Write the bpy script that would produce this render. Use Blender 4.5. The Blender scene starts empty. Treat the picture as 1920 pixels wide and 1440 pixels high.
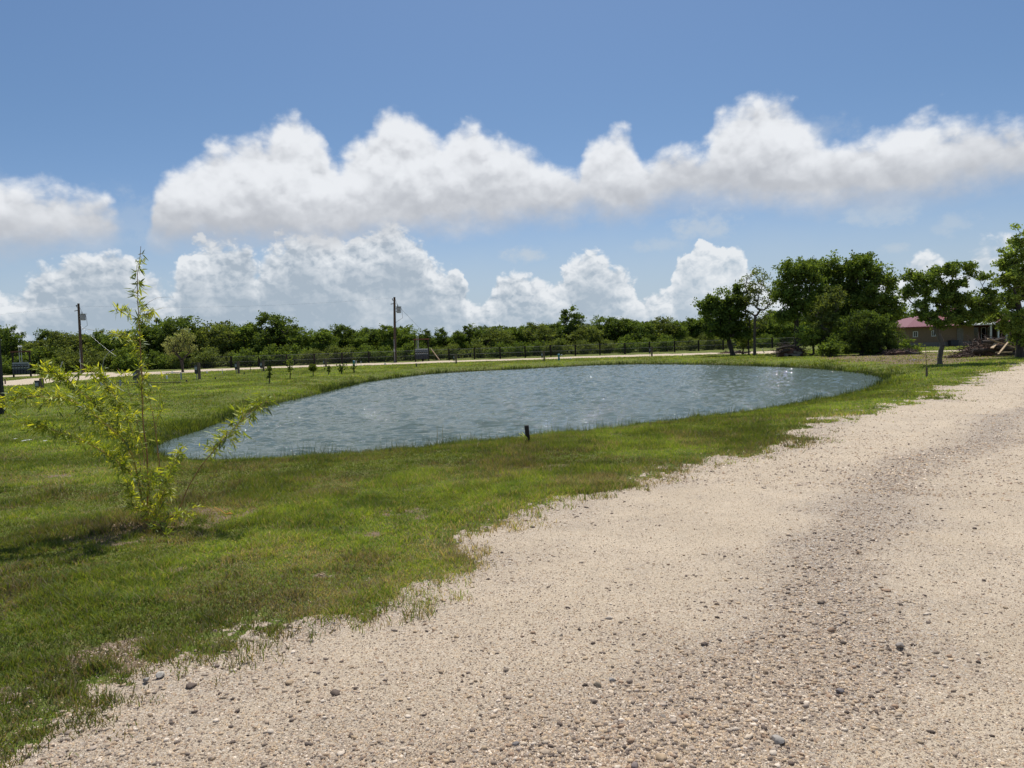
import bpy, math, random
import numpy as np
from mathutils import Vector, Matrix
R = math.radians
rng = np.random.default_rng(7)
random.seed(7)

# ------------------------------------------------------------------ camera
sc = bpy.context.scene
C = sc.collection
CAM_H = 1.75
FPX = 1400.0
cam_d = bpy.data.cameras.new("camera")
cam = bpy.data.objects.new("camera", cam_d)
C.objects.link(cam)
cam_d.sensor_width = 36.0
cam_d.lens = 36.0 * FPX / 1920.0
cam_d.clip_start = 0.05
cam_d.clip_end = 20000.0
PITCH, ROLL = R(3.15), R(1.9)
cam_rot = Matrix.Rotation(R(90) - PITCH, 3, 'X') @ Matrix.Rotation(-ROLL, 3, 'Z')
cam.matrix_world = Matrix.Translation((0, 0, CAM_H)) @ cam_rot.to_4x4()
sc.camera = cam
CR = np.array([list(r) for r in cam_rot])

# ------------------------------------------------------------------ light and exposure
SUN_EL, SUN_AZ = R(64), R(4)          # azimuth measured from +Y towards +X
sun_d = bpy.data.lights.new("sun", 'SUN')
sun_d.energy = 4.7
sun_d.angle = R(0.53)
sun_d.color = (1.0, 0.955, 0.89)
sun = bpy.data.objects.new("sun", sun_d)
C.objects.link(sun)
sd = Vector((math.sin(SUN_AZ) * math.cos(SUN_EL), math.cos(SUN_AZ) * math.cos(SUN_EL), math.sin(SUN_EL)))
sun.rotation_euler = sd.to_track_quat('Z', 'Y').to_euler()
sun.location = (0, 0, 60)
sc.view_settings.view_transform = 'Standard'
sc.view_settings.look = 'None'
sc.view_settings.exposure = 0.0
sc.view_settings.gamma = 1.0

# ------------------------------------------------------------------ pixel helpers (pixels of the 1920x1440 photograph)
def ray(px, py):
    v = np.array([(px - 960) / FPX, -(py - 720) / FPX, -1.0])
    return CR @ v
def G(px, py, z=0.0):                  # the ground point a pixel shows
    d = ray(px, py); t = (z - CAM_H) / d[2]
    return np.array([d[0] * t, d[1] * t, z])
def at(px, py, Y):                     # the point at distance Y ahead
    d = ray(px, py); t = Y / d[1]
    return np.array([d[0] * t, Y, CAM_H + d[2] * t])
def azel(px, py):
    d = ray(px, py)
    return math.atan2(d[0], d[1]), math.atan2(d[2], math.hypot(d[0], d[1]))

# ------------------------------------------------------------------ node helper
class NT:
    def __init__(s, tree):
        s.t = tree; s.n = tree.nodes; s.l = tree.links
    def node(s, typ, ins=None, **kw):
        n = s.n.new(typ)
        for k, v in kw.items(): setattr(n, k, v)
        if ins:
            for k, v in ins.items():
                s.put(n.inputs[k], v)
        return n
    def put(s, sock, v):
        if isinstance(v, bpy.types.NodeSocket): s.l.new(v, sock)
        elif v is not None: sock.default_value = v
    def m(s, op, a, b=None, c=None, clamp=False):
        n = s.n.new('ShaderNodeMath'); n.operation = op; n.use_clamp = clamp
        s.put(n.inputs[0], a)
        if b is not None: s.put(n.inputs[1], b)
        if c is not None: s.put(n.inputs[2], c)
        return n.outputs[0]
    def vm(s, op, a, b=None):
        n = s.n.new('ShaderNodeVectorMath'); n.operation = op
        s.put(n.inputs[0], a)
        if b is not None: s.put(n.inputs[1], b)
        return n.outputs[0]
    def ss(s, x, a, b, lo=0.0, hi=1.0):    # smoothstep
        n = s.n.new('ShaderNodeMapRange'); n.interpolation_type = 'SMOOTHSTEP'
        s.put(n.inputs[0], x); s.put(n.inputs[1], a); s.put(n.inputs[2], b)
        s.put(n.inputs[3], lo); s.put(n.inputs[4], hi)
        return n.outputs[0]
    def lin(s, x, a, b, lo=0.0, hi=1.0):
        n = s.n.new('ShaderNodeMapRange')
        s.put(n.inputs[0], x); s.put(n.inputs[1], a); s.put(n.inputs[2], b)
        s.put(n.inputs[3], lo); s.put(n.inputs[4], hi)
        return n.outputs[0]
    def mix(s, f, a, b, blend='MIX'):
        n = s.n.new('ShaderNodeMix'); n.data_type = 'RGBA'; n.blend_type = blend
        s.put(n.inputs[0], f); s.put(n.inputs[6], a); s.put(n.inputs[7], b)
        return n.outputs[2]
    def noise(s, vec, scale, detail=3, rough=0.5, dist=0.0, lac=2.0):
        n = s.node('ShaderNodeTexNoise', {'Vector': vec, 'Scale': scale, 'Detail': detail, 'Roughness': rough, 'Distortion': dist, 'Lacunarity': lac})
        return n.outputs[0]
    def voro(s, vec, scale, feature='F1', out='Distance', rand=1.0, smooth=None):
        n = s.node('ShaderNodeTexVoronoi', {'Vector': vec, 'Scale': scale, 'Randomness': rand}, feature=feature)
        if smooth is not None: n.inputs['Smoothness'].default_value = smooth
        return n.outputs[out]
    def curve(s, x, pts, handle='AUTO'):
        n = s.n.new('ShaderNodeFloatCurve')
        cu = n.mapping.curves[0]
        pts = sorted(pts)
        cu.points[0].location = pts[0]; cu.points[1].location = pts[-1]
        for p in pts[1:-1]: cu.points.new(*p)
        for p in cu.points: p.handle_type = handle
        n.mapping.use_clip = False
        n.mapping.update()
        s.put(n.inputs['Value'], x)
        return n.outputs[0]
def c4(c): return (c[0], c[1], c[2], 1.0)

# ------------------------------------------------------------------ world: nishita sky with cumulus in its shader
world = bpy.data.worlds.new("World")
sc.world = world
world.use_nodes = True
W = NT(world.node_tree)
W.n.clear()
sky = W.node('ShaderNodeTexSky', sky_type='NISHITA', sun_disc=False)
sky.sun_elevation = SUN_EL
sky.sun_rotation = SUN_AZ
sky.air_density = 1.0; sky.dust_density = 1.2; sky.ozone_density = 2.2; sky.altitude = 10
tc = W.node('ShaderNodeTexCoord')
sep = W.node('ShaderNodeSeparateXYZ', {0: tc.outputs['Generated']})
X, Y, Z = sep.outputs
az = W.m('ARCTAN2', X, Y)
hyp = W.m('SQRT', W.m('ADD', W.m('MULTIPLY', X, X), W.m('MULTIPLY', Y, Y)))
el = W.m('ARCTAN2', Z, hyp)
AZ0, AZ1, ELM = -0.72, 0.72, 0.5
def cpts(pix):
    o = []
    for p in pix:
        a, e = azel(*p); o.append(((a - AZ0) / (AZ1 - AZ0), e / ELM))
    return o
U_top = [(-60,330),(0,338),(60,352),(130,362),(180,385),(215,408),(245,440),(262,442),(280,392),(300,350),(330,328),(370,298),(430,278),(500,262),(540,222),(570,236),(612,285),(634,305),(650,275),(700,240),(742,210),(785,232),(815,262),(832,272),(850,254),(885,243),(912,268),(960,275),(1020,298),(1062,322),(1080,325),(1094,285),(1120,254),(1165,256),(1195,282),(1216,318),(1240,292),(1300,295),(1325,280),(1340,236),(1370,216),(1420,196),(1470,208),(1520,248),(1560,263),(1660,262),(1690,236),(1740,222),(1800,232),(1860,238),(1960,242)]
U_bot = [(-60,462),(0,460),(100,448),(200,440),(245,420),(262,425),(290,440),(400,444),(600,446),(740,424),(900,414),(1000,400),(1075,398),(1090,388),(1150,398),(1210,390),(1250,372),(1330,368),(1500,376),(1650,368),(1750,356),(1850,336),(1960,318)]
L_top = [(-60,548),(0,545),(40,532),(58,498),(100,488),(150,452),(200,448),(245,474),(290,508),(322,526),(338,462),(370,446),(420,438),(462,462),(478,486),(495,448),(590,428),(640,440),(700,424),(742,402),(778,428),(812,472),(858,484),(872,530),(905,562),(938,506),(990,500),(1040,512),(1070,482),(1115,458),(1150,488),(1200,528),(1235,545),(1254,542),(1268,472),(1296,462),(1340,452),(1386,452),(1402,496),(1440,512),(1480,532),(1600,545),(1690,510),(1740,464),(1790,474),(1840,438),(1890,442),(1960,420)]
def billow(vec, scale, detail, rough):     # lobes like cauliflower: 1 on a lobe, 0 in the creases
    n = W.node('ShaderNodeTexVoronoi', {'Vector': vec, 'Scale': scale, 'Detail': detail, 'Roughness': rough, 'Smoothness': 0.6, 'Lacunarity': 2.1}, feature='SMOOTH_F1', voronoi_dimensions='2D')
    n.normalize = True
    return W.m('SUBTRACT', 1.0, n.outputs['Distance'])
def coords(da, de, seed):
    return W.node('ShaderNodeCombineXYZ', {0: W.m('ADD', az, da + seed * 7.3), 1: W.m('ADD', W.m('MULTIPLY', el, 1.25), de), 2: 0.0}).outputs[0]
v0 = coords(0, 0, 0.37)
warp = W.node('ShaderNodeTexNoise', {'Vector': v0, 'Scale': 30.0, 'Detail': 4.0, 'Roughness': 0.6}, noise_dimensions='2D')
wv_ = W.vm('MULTIPLY', W.vm('SUBTRACT', warp.outputs['Color'], (0.5, 0.5, 0.5)), (0.016, 0.016, 0.0))
def cl(da, de, seed): return W.vm('ADD', coords(da, de, seed), wv_)
n1 = W.noise(v0, 9.0, 5, 0.6); n2 = W.noise(v0, 34.0, 5, 0.62)
xn = W.lin(W.m('ADD', az, W.m('MULTIPLY', W.m('SUBTRACT', n1, 0.5), 0.02)), AZ0, AZ1)
Ut = W.m('MULTIPLY', W.curve(xn, cpts(U_top)), ELM)
Ub = W.m('MULTIPLY', W.curve(xn, cpts(U_bot)), ELM)
Lt = W.m('MULTIPLY', W.curve(xn, cpts(L_top)), ELM)
# --- upper band of cumulus: soft, thick puffs, grey below
bU = billow(cl(0, 0, 0.9), 13.0, 3.0, 0.55); bU2 = billow(cl(0.004, 0.016, 0.9), 13.0, 3.0, 0.55)
wobU = W.m('ADD', W.m('MULTIPLY', W.m('SUBTRACT', bU, 0.69), 0.080), W.m('MULTIPLY', W.m('SUBTRACT', n2, 0.5), 0.030))
topU = W.m('ADD', W.m('SUBTRACT', Ut, el), wobU)
botU = W.m('ADD', W.m('SUBTRACT', el, W.m('SUBTRACT', Ub, 0.004)), W.m('ADD', W.m('MULTIPLY', W.m('SUBTRACT', n1, 0.5), 0.03), W.m('MULTIPLY', W.m('SUBTRACT', n2, 0.5), 0.03)))
dU = W.m('MULTIPLY', W.ss(topU, -0.012, 0.016), W.ss(botU, -0.024, 0.022))
thick = W.m('MINIMUM', W.ss(topU, 0.0, 0.075), 1.0)
hgt_ = W.m('DIVIDE', W.m('SUBTRACT', el, Ub), 0.075, clamp=True)
reliefU = W.m('MULTIPLY', W.m('SUBTRACT', bU, bU2), 2.6)
sU = W.m('SUBTRACT', W.m('ADD', 0.30, W.m('MULTIPLY', W.ss(hgt_, 0.0, 1.0), 0.62)), W.m('MULTIPLY', thick, 0.16))
sU = W.m('ADD', sU, W.m('MULTIPLY', reliefU, W.m('ADD', 0.35, W.m('MULTIPLY', hgt_, 0.65))))
sU = W.m('ADD', sU, W.m('MULTIPLY', W.m('SUBTRACT', n1, 0.5), 0.7), clamp=True)
colU = W.mix(W.ss(sU, -0.1, 1.05), c4((0.52, 0.54, 0.58)), c4((0.90, 0.92, 0.95)))
# --- lower bank: crisp sunlit heads above blue grey bodies, fading into the haze
bL = billow(cl(0, 0, 2.3), 24.0, 3.5, 0.6); bL2 = billow(cl(0.004, 0.0075, 2.3), 24.0, 3.5, 0.6)
wobL = W.m('ADD', W.m('MULTIPLY', W.m('SUBTRACT', bL, 0.76), 0.095), W.m('MULTIPLY', W.m('SUBTRACT', n2, 0.5), 0.016))
hL = W.m('ADD', W.m('SUBTRACT', Lt, el), wobL)
lit = W.lin(W.noise(v0, 6.0, 3, 0.55), 0.38, 0.60, 0.0, 1.0)
dL = W.ss(hL, -0.003, W.lin(lit, 0, 1, 0.020, 0.006))
dL = W.m('MULTIPLY', dL, W.ss(el, -0.02, 0.05, 0.75, 1.0))
rim = W.m('SUBTRACT', 1.0, W.ss(hL, 0.0, 0.10))
reliefL = W.m('MULTIPLY', W.m('SUBTRACT', bL, bL2), 4.2)
sL = W.m('MULTIPLY', W.m('MULTIPLY', rim, rim), W.lin(lit, 0, 1, 0.50, 0.95))
sL = W.m('ADD', sL, W.m('MULTIPLY', reliefL, W.m('ADD', 0.26, W.m('MULTIPLY', rim, 0.8))))
sL = W.m('ADD', sL, W.m('MULTIPLY', W.ss(n1, 0.46, 0.70), 0.50), clamp=True)
hazeL = W.ss(el, 0.0, 0.14)
bodyL = W.mix(hazeL, c4((0.40, 0.49, 0.58)), c4((0.42, 0.49, 0.57)))
bodyL = W.mix(W.ss(az, 0.0, 0.35), bodyL, c4((0.50, 0.59, 0.68)))
colL = W.mix(sL, bodyL, c4((0.86, 0.89, 0.92)))
# wisps
def blob(px, py, rx, ry):
    a, e = azel(px, py)
    dx = W.m('DIVIDE', W.m('SUBTRACT', az, a), rx * 1.0 / FPX); dy = W.m('DIVIDE', W.m('SUBTRACT', el, e), ry / FPX)
    d = W.m('SQRT', W.m('ADD', W.m('MULTIPLY', dx, dx), W.m('MULTIPLY', dy, dy)))
    d = W.m('ADD', d, W.m('MULTIPLY', W.m('SUBTRACT', n2, 0.5), 3.2))
    return W.ss(d, 1.15, 0.1)
wis = None
for b, amp in (((1318,418,62,34),.55), ((1652,398,66,26),.5), ((985,474,40,20),.7), ((1785,420,36,18),.4), ((1232,462,54,14),.4), ((1675,466,24,12),.5), ((385,578,36,14),.55), ((240,405,60,45),.22), ((1540,240,60,22),.2)):
    w = W.m('MULTIPLY', blob(*b), amp)
    wis = w if wis is None else W.m('MAXIMUM', wis, w)
# sky colour, paler towards the horizon through moist air
tint = W.mix(W.ss(el, 0.0, 0.30), c4((0.82, 0.93, 1.16)), c4((0.635, 0.80, 0.955)))
skyc = W.mix(1.0, sky.outputs[0], tint, 'MULTIPLY')
bg_sky = W.node('ShaderNodeBackground', {'Color': skyc, 'Strength': 0.091})
front = W.ss(W.m('ABSOLUTE', az), 0.80, 0.70)
wild_n = W.noise(tc.outputs['Generated'], 2.6, 7, 0.6)
wild = W.m('MULTIPLY', W.ss(wild_n, 0.55, 0.66), W.ss(Z, 0.02, 0.2))
wild = W.m('MULTIPLY', wild, W.m('SUBTRACT', 1.0, W.m('MULTIPLY', front, W.ss(el, 0.75, 0.6))))
lowmask = W.m('MULTIPLY', dL, front)
bg_L = W.node('ShaderNodeBackground', {'Color': colL, 'Strength': 0.95})
bg_U = W.node('ShaderNodeBackground', {'Color': colU, 'Strength': 0.95})
bg_W = W.node('ShaderNodeBackground', {'Color': c4((0.62, 0.67, 0.72)), 'Strength': 0.95})
s1 = W.node('ShaderNodeMixShader', {0: W.m('MULTIPLY', wis, front), 1: bg_sky.outputs[0], 2: bg_W.outputs[0]}).outputs[0]
hz = W.m('MULTIPLY', W.ss(W.m('ADD', el, W.m('MULTIPLY', W.m('SUBTRACT', n1, .5), .06)), 0.21, 0.01), 0.80)
bg_H = W.node('ShaderNodeBackground', {'Color': c4((0.50, 0.61, 0.72)), 'Strength': 0.95})
s1 = W.node('ShaderNodeMixShader', {0: hz, 1: s1, 2: bg_H.outputs[0]}).outputs[0]
s2 = W.node('ShaderNodeMixShader', {0: W.m('MULTIPLY', lowmask, 0.95), 1: s1, 2: bg_L.outputs[0]}).outputs[0]
s3 = W.node('ShaderNodeMixShader', {0: W.m('MULTIPLY', W.m('MULTIPLY', dU, front), 0.96), 1: s2, 2: bg_U.outputs[0]}).outputs[0]
s4 = W.node('ShaderNodeMixShader', {0: W.m('MULTIPLY', wild, 0.9), 1: s3, 2: bg_U.outputs[0]}).outputs[0]
W.node('ShaderNodeOutputWorld', {'Surface': s4})

# ------------------------------------------------------------------ materials
def newmat(name):
    m = bpy.data.materials.new(name); m.use_nodes = True
    t = NT(m.node_tree); t.n.clear()
    return m, t
def principled(t, col, rough=0.8, bump=None, bs=0.3, bd=0.02, metal=0.0, spec=0.5):
    p = t.node('ShaderNodeBsdfPrincipled', {'Base Color': col, 'Roughness': rough, 'Metallic': metal, 'Specular IOR Level': spec})
    if bump is not None:
        b = t.node('ShaderNodeBump', {'Height': bump, 'Strength': bs, 'Distance': bd})
        t.l.new(b.outputs[0], p.inputs['Normal'])
    t.node('ShaderNodeOutputMaterial', {'Surface': p.outputs[0]})
    return p
def simple(name, col, var=0.25, scale=6.0, rough=0.8, metal=0.0, bs=0.3, spec=0.4, stretch=(1,1,1)):
    m, t = newmat(name)
    tc = t.node('ShaderNodeTexCoord')
    mp = t.node('ShaderNodeMapping', {'Vector': tc.outputs['Object'], 'Scale': stretch})
    n = t.noise(mp.outputs[0], scale, 5, 0.6)
    f = t.lin(n, 0.3, 0.7)
    c = t.mix(f, c4([x * (1 - var) for x in col]), c4([min(1, x * (1 + var)) for x in col]))
    principled(t, c, rough, n, bs, 0.02, metal, spec)
    return m
def leafmat(name, trans=0.35, gloss=0.06, tint=(1.25, 1.15, 0.5)):
    m, t = newmat(name)
    a = t.node('ShaderNodeAttribute', attribute_name='Col')
    c = a.outputs['Color']
    d = t.node('ShaderNodeBsdfDiffuse', {'Color': c})
    tr = t.node('ShaderNodeBsdfTranslucent', {'Color': t.mix(1.0, c, c4(tint), 'MULTIPLY')})
    g = t.node('ShaderNodeBsdfGlossy', {'Color': c4((.8, .85, .8)), 'Roughness': 0.6})
    s = t.node('ShaderNodeMixShader', {0: trans, 1: d.outputs[0], 2: tr.outputs[0]}).outputs[0]
    s = t.node('ShaderNodeMixShader', {0: gloss, 1: s, 2: g.outputs[0]}).outputs[0]
    t.node('ShaderNodeOutputMaterial', {'Surface': s})
    return m
MAT = {}
MAT['leaf'] = leafmat('leaf', 0.45, 0.012, (1.3, 1.2, 0.5))
MAT['bamboo_leaf'] = leafmat('bamboo_leaf', 0.5, 0.06, (1.5, 1.35, 0.45))
MAT['blade'] = leafmat('grass_blade', 0.42, 0.02, (1.3, 1.2, 0.5))
MAT['bark'] = simple('bark', (0.065, 0.052, 0.042), 0.4, 9, 0.95, stretch=(1, 1, .25))
MAT['bark_pale'] = simple('pale_bark', (0.12, 0.10, 0.08), 0.4, 9, 0.95, stretch=(1, 1, .25))
MAT['pole'] = simple('creosoted_wood', (0.085, 0.06, 0.045), 0.35, 12, 0.9, stretch=(1, 1, .15))
MAT['blackpost'] = simple('black_steel_paint', (0.012, 0.012, 0.013), 0.2, 8, 0.6)
MAT['darkwood'] = simple('dark_fence_wood', (0.022, 0.017, 0.014), 0.35, 14, 0.9)
MAT['wood'] = simple('weathered_wood', (0.17, 0.125, 0.09), 0.35, 14, 0.9, stretch=(1, 1, .2))
MAT['lumber'] = simple('fresh_lumber', (0.50, 0.37, 0.24), 0.25, 9, 0.85)
MAT['galv'] = simple('galvanised_steel', (0.38, 0.39, 0.40), 0.2, 10, 0.55, 0.4)
MAT['wire'] = simple('fence_wire', (0.13, 0.13, 0.13), 0.2, 10, 0.7, 0.2)
MAT['grey'] = simple('grey_enamel', (0.30, 0.32, 0.34), 0.15, 7, 0.5)
MAT['bluegrey'] = simple('blue_grey_enamel', (0.10, 0.125, 0.145), 0.2, 7, 0.6)
MAT['darkgrey'] = simple('dark_grey', (0.05, 0.05, 0.055), 0.2, 7, 0.6)
MAT['white'] = simple('white_plastic', (0.72, 0.72, 0.70), 0.1, 7, 0.5)
MAT['teal'] = simple('teal_paint', (0.03, 0.22, 0.30), 0.2, 7, 0.5)
MAT['rust'] = simple('rusty_brown', (0.13, 0.055, 0.035), 0.3, 7, 0.85)
MAT['yellow'] = simple('yellow_ribbon', (0.65, 0.70, 0.08), 0.1, 7, 0.6)
MAT['orange'] = simple('orange_dry_leaf', (0.6, 0.28, 0.04), 0.2, 30, 0.7)
MAT['stucco'] = simple('tan_stucco', (0.215, 0.15, 0.095), 0.12, 5, 0.9)
MAT['foundation'] = simple('grey_render_base', (0.20, 0.18, 0.155), 0.15, 5, 0.9)
MAT['brush'] = simple('cut_brush', (0.10, 0.07, 0.055), 0.45, 9, 0.95)
MAT['soilclod'] = simple('red_brown_soil', (0.13, 0.075, 0.055), 0.4, 9, 0.95)
MAT['culm'] = simple('yellow_bamboo_culm', (0.42, 0.30, 0.07), 0.45, 16, 0.5)
MAT['culm_red'] = simple('bronze_bamboo_culm', (0.30, 0.16, 0.06), 0.45, 16, 0.5)
m, t = newmat('red_metal_roof')
tc_ = t.node('ShaderNodeTexCoord')
wv = t.node('ShaderNodeTexWave', {'Vector': tc_.outputs['Object'], 'Scale': 1.1, 'Distortion': 0.0}, wave_type='BANDS', bands_direction='X')
nn = t.noise(tc_.outputs['Object'], 1.5, 4, 0.6)
principled(t, t.mix(nn, c4((0.15, 0.026, 0.028)), c4((0.22, 0.05, 0.05))), 0.45, t.ss(wv.outputs[1], 0.85, 1.0), 0.6, 0.03)
MAT['roof'] = m
m, t = newmat('window_glass'); principled(t, c4((0.012, 0.014, 0.016)), 0.08, spec=0.6); MAT['glass'] = m
# gravel
m, t = newmat('crushed_gravel')
tc_ = t.node('ShaderNodeTexCoord'); ob = tc_.outputs['Object']
band = t.node('ShaderNodeAttribute', attribute_name='band').outputs['Fac']
v1 = t.node('ShaderNodeTexVoronoi', {'Vector': ob, 'Scale': 55.0}, feature='F1')
v2 = t.node('ShaderNodeTexVoronoi', {'Vector': ob, 'Scale': 140.0}, feature='F1')
v3 = t.node('ShaderNodeTexVoronoi', {'Vector': ob, 'Scale': 26.0}, feature='F1')
big = t.noise(ob, 0.9, 5, 0.6); fine = t.noise(ob, 120.0, 4, 0.75)
sand = t.mix(t.lin(big, 0.3, 0.7), c4((0.51, 0.415, 0.295)), c4((0.63, 0.52, 0.38)))
sand = t.mix(t.ss(fine, 0.54, 0.64), sand, c4((0.13, 0.10, 0.075)))
sand = t.mix(t.ss(fine, 0.45, 0.34), sand, c4((0.64, 0.55, 0.42)))
rs = t.node('ShaderNodeSeparateColor', {0: v1.outputs['Color']})
ramp = t.node('ShaderNodeValToRGB', {0: rs.outputs[0]})
cr = ramp.color_ramp; cr.interpolation = 'CONSTANT'
cols = [(0, (.34, .28, .23)), (.2, (.5, .42, .34)), (.36, (.22, .18, .16)), (.48, (.62, .55, .47)), (.62, (.40, .29, .23)), (.76, (.72, .68, .62)), (.85, (.15, .13, .125)), (.93, (.5, .46, .42))]
cr.elements[0].position = 0; cr.elements[0].color = c4(cols[0][1]); cr.elements[1].position = cols[1][0]; cr.elements[1].color = c4(cols[1][1])
for p_, c_ in cols[2:]:
    e_ = cr.elements.new(p_); e_.color = c4(c_)
rs2 = t.node('ShaderNodeSeparateColor', {0: v2.outputs['Color']})
peb2 = t.mix(rs2.outputs[0], c4((0.17, 0.14, 0.115)), c4((0.62, 0.53, 0.42)))
pres1 = t.m('MULTIPLY', t.ss(rs.outputs[1], 0.9, 0.3), t.ss(v1.outputs['Distance'], 0.62, 0.45))
pres1 = t.m('MULTIPLY', pres1, t.lin(band, 0.0, 1.0, 0.12, 1.0))
sand = t.mix(t.m('MULTIPLY', band, 0.5), sand, c4((0.32, 0.27, 0.225)))
pres2 = t.m('MULTIPLY', t.ss(rs2.outputs[1], 0.85, 0.35), t.lin(band, 0.0, 1.0, 0.35, 0.9))
col = t.mix(pres2, sand, peb2)
col = t.mix(pres1, col, ramp.outputs[0])
dampn = t.noise(ob, 3.3, 4, 0.6)
col = t.mix(t.m('MULTIPLY', t.ss(dampn, 0.66, 0.74), 0.5), col, c4((0.18, 0.14, 0.11)))
hgt = t.m('ADD', t.m('MULTIPLY', t.m('SUBTRACT', 0.6, v1.outputs['Distance']), t.m('MULTIPLY', pres1, 1.0)), t.m('MULTIPLY', t.m('SUBTRACT', 0.6, v2.outputs['Distance']), t.m('MULTIPLY', pres2, 0.4)))
hgt = t.m('ADD', hgt, t.m('MULTIPLY', fine, 0.25))
principled(t, col, 0.95, hgt, 1.0, 0.022, spec=0.1)
MAT['gravel'] = m
# stones: colour attribute
m, t = newmat('stones')
a = t.node('ShaderNodeAttribute', attribute_name='Col')
tc_ = t.node('ShaderNodeTexCoord'); nn = t.noise(tc_.outputs['Object'], 160, 3, 0.6)
principled(t, t.mix(t.lin(nn, .3, .7), t.mix(1.0, a.outputs[0], c4((.75, .75, .75)), 'MULTIPLY'), a.outputs[0]), 0.85, nn, 0.4, 0.004, spec=0.3)
MAT['stone'] = m
# lawn soil and thatch under the blades
m, t = newmat('lawn')
tc_ = t.node('ShaderNodeTexCoord'); ob = tc_.outputs['Object']
soil = t.node('ShaderNodeAttribute', attribute_name='soil').outputs['Fac']
n1_ = t.noise(ob, 0.35, 5, 0.6); n2_ = t.noise(ob, 7.0, 5, 0.65); n3_ = t.noise(ob, 60.0, 3, 0.6)
g = t.mix(t.ss(n1_, 0.35, 0.65), c4((0.120, 0.165, 0.028)), c4((0.170, 0.200, 0.040)))
g = t.mix(t.ss(n2_, 0.45, 0.68), g, c4((0.21, 0.17, 0.085)))
g = t.mix(t.ss(n3_, 0.40, 0.75), g, c4((0.05, 0.07, 0.014)))
g = t.mix(t.m('MULTIPLY', t.ss(n2_, 0.46, 0.30), 0.6), g, c4((0.045, 0.075, 0.012)))
sl = t.mix(n2_, c4((0.15, 0.105, 0.07)), c4((0.27, 0.205, 0.145)))
fs = t.ss(t.m('ADD', soil, t.m('MULTIPLY', t.m('SUBTRACT', n2_, 0.5), 1.6)), 0.3, 0.8)
wet = t.node('ShaderNodeAttribute', attribute_name='wet').outputs['Fac']
gs = t.mix(t.m('MULTIPLY', wet, t.lin(n2_, .3, .6, .6, 1.)), t.mix(fs, g, sl), c4((0.055, 0.046, 0.032)))
principled(t, gs, 0.95, t.m('ADD', n2_, t.m('MULTIPLY', n3_, 0.5)), 0.8, 0.05, spec=0.1)
MAT['lawn'] = m
# pond water
m, t = newmat('pond_water')
tc_ = t.node('ShaderNodeTexCoord'); ob = tc_.outputs['Object']
mp = t.node('ShaderNodeMapping', {'Vector': ob, 'Rotation': (0, 0, R(8)), 'Scale': (0.5, 1.5, 1)})
w1 = t.noise(mp.outputs[0], 5.0, 3, 0.62, 0.3)
w2 = t.noise(mp.outputs[0], 18.0, 3, 0.65, 0.4)
w3 = t.noise(mp.outputs[0], 0.35, 2, 0.5)
amp = t.lin(w3, 0.3, 0.7, 0.75, 1.15)
h = t.m('MULTIPLY', t.m('ADD', w1, t.m('MULTIPLY', w2, 0.55)), amp)
p = principled(t, c4((0.100, 0.132, 0.110)), 0.03, h, 1.0, 0.058, spec=0.5)
p.inputs['IOR'].default_value = 1.33
MAT['water'] = m

# ------------------------------------------------------------------ mesh helpers
def bulk(name, V, polys, mat, parent=None, col=None, attrs=None, smooth=False):
    """V (n,3); polys: list of (k,m) index arrays -> ONE mesh object"""
    me = bpy.data.meshes.new(name)
    V = np.asarray(V, dtype=np.float32)
    me.vertices.add(len(V)); me.vertices.foreach_set('co', V.ravel())
    loops = np.concatenate([p.ravel() for p in polys]).astype(np.int32)
    tot = np.concatenate([np.full(len(p), p.shape[1], dtype=np.int32) for p in polys])
    start = np.concatenate([[0], np.cumsum(tot)[:-1]]).astype(np.int32)
    me.loops.add(len(loops)); me.loops.foreach_set('vertex_index', loops)
    me.polygons.add(len(tot)); me.polygons.foreach_set('loop_start', start); me.polygons.foreach_set('loop_total', tot)
    if smooth: me.polygons.foreach_set('use_smooth', np.ones(len(tot), dtype=bool))
    me.update(calc_edges=True)
    if col is not None:
        a = me.color_attributes.new('Col', 'FLOAT_COLOR', 'POINT')
        cc = np.ones((len(V), 4), dtype=np.float32); cc[:, :3] = col
        a.data.foreach_set('color', cc.ravel())
    for k, v in (attrs or {}).items():
        a = me.attributes.new(k, 'FLOAT', 'POINT'); a.data.foreach_set('value', np.asarray(v, dtype=np.float32))
    me.materials.append(mat)
    o = bpy.data.objects.new(name, me); C.objects.link(o)
    if parent: o.parent = parent
    return o
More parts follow.
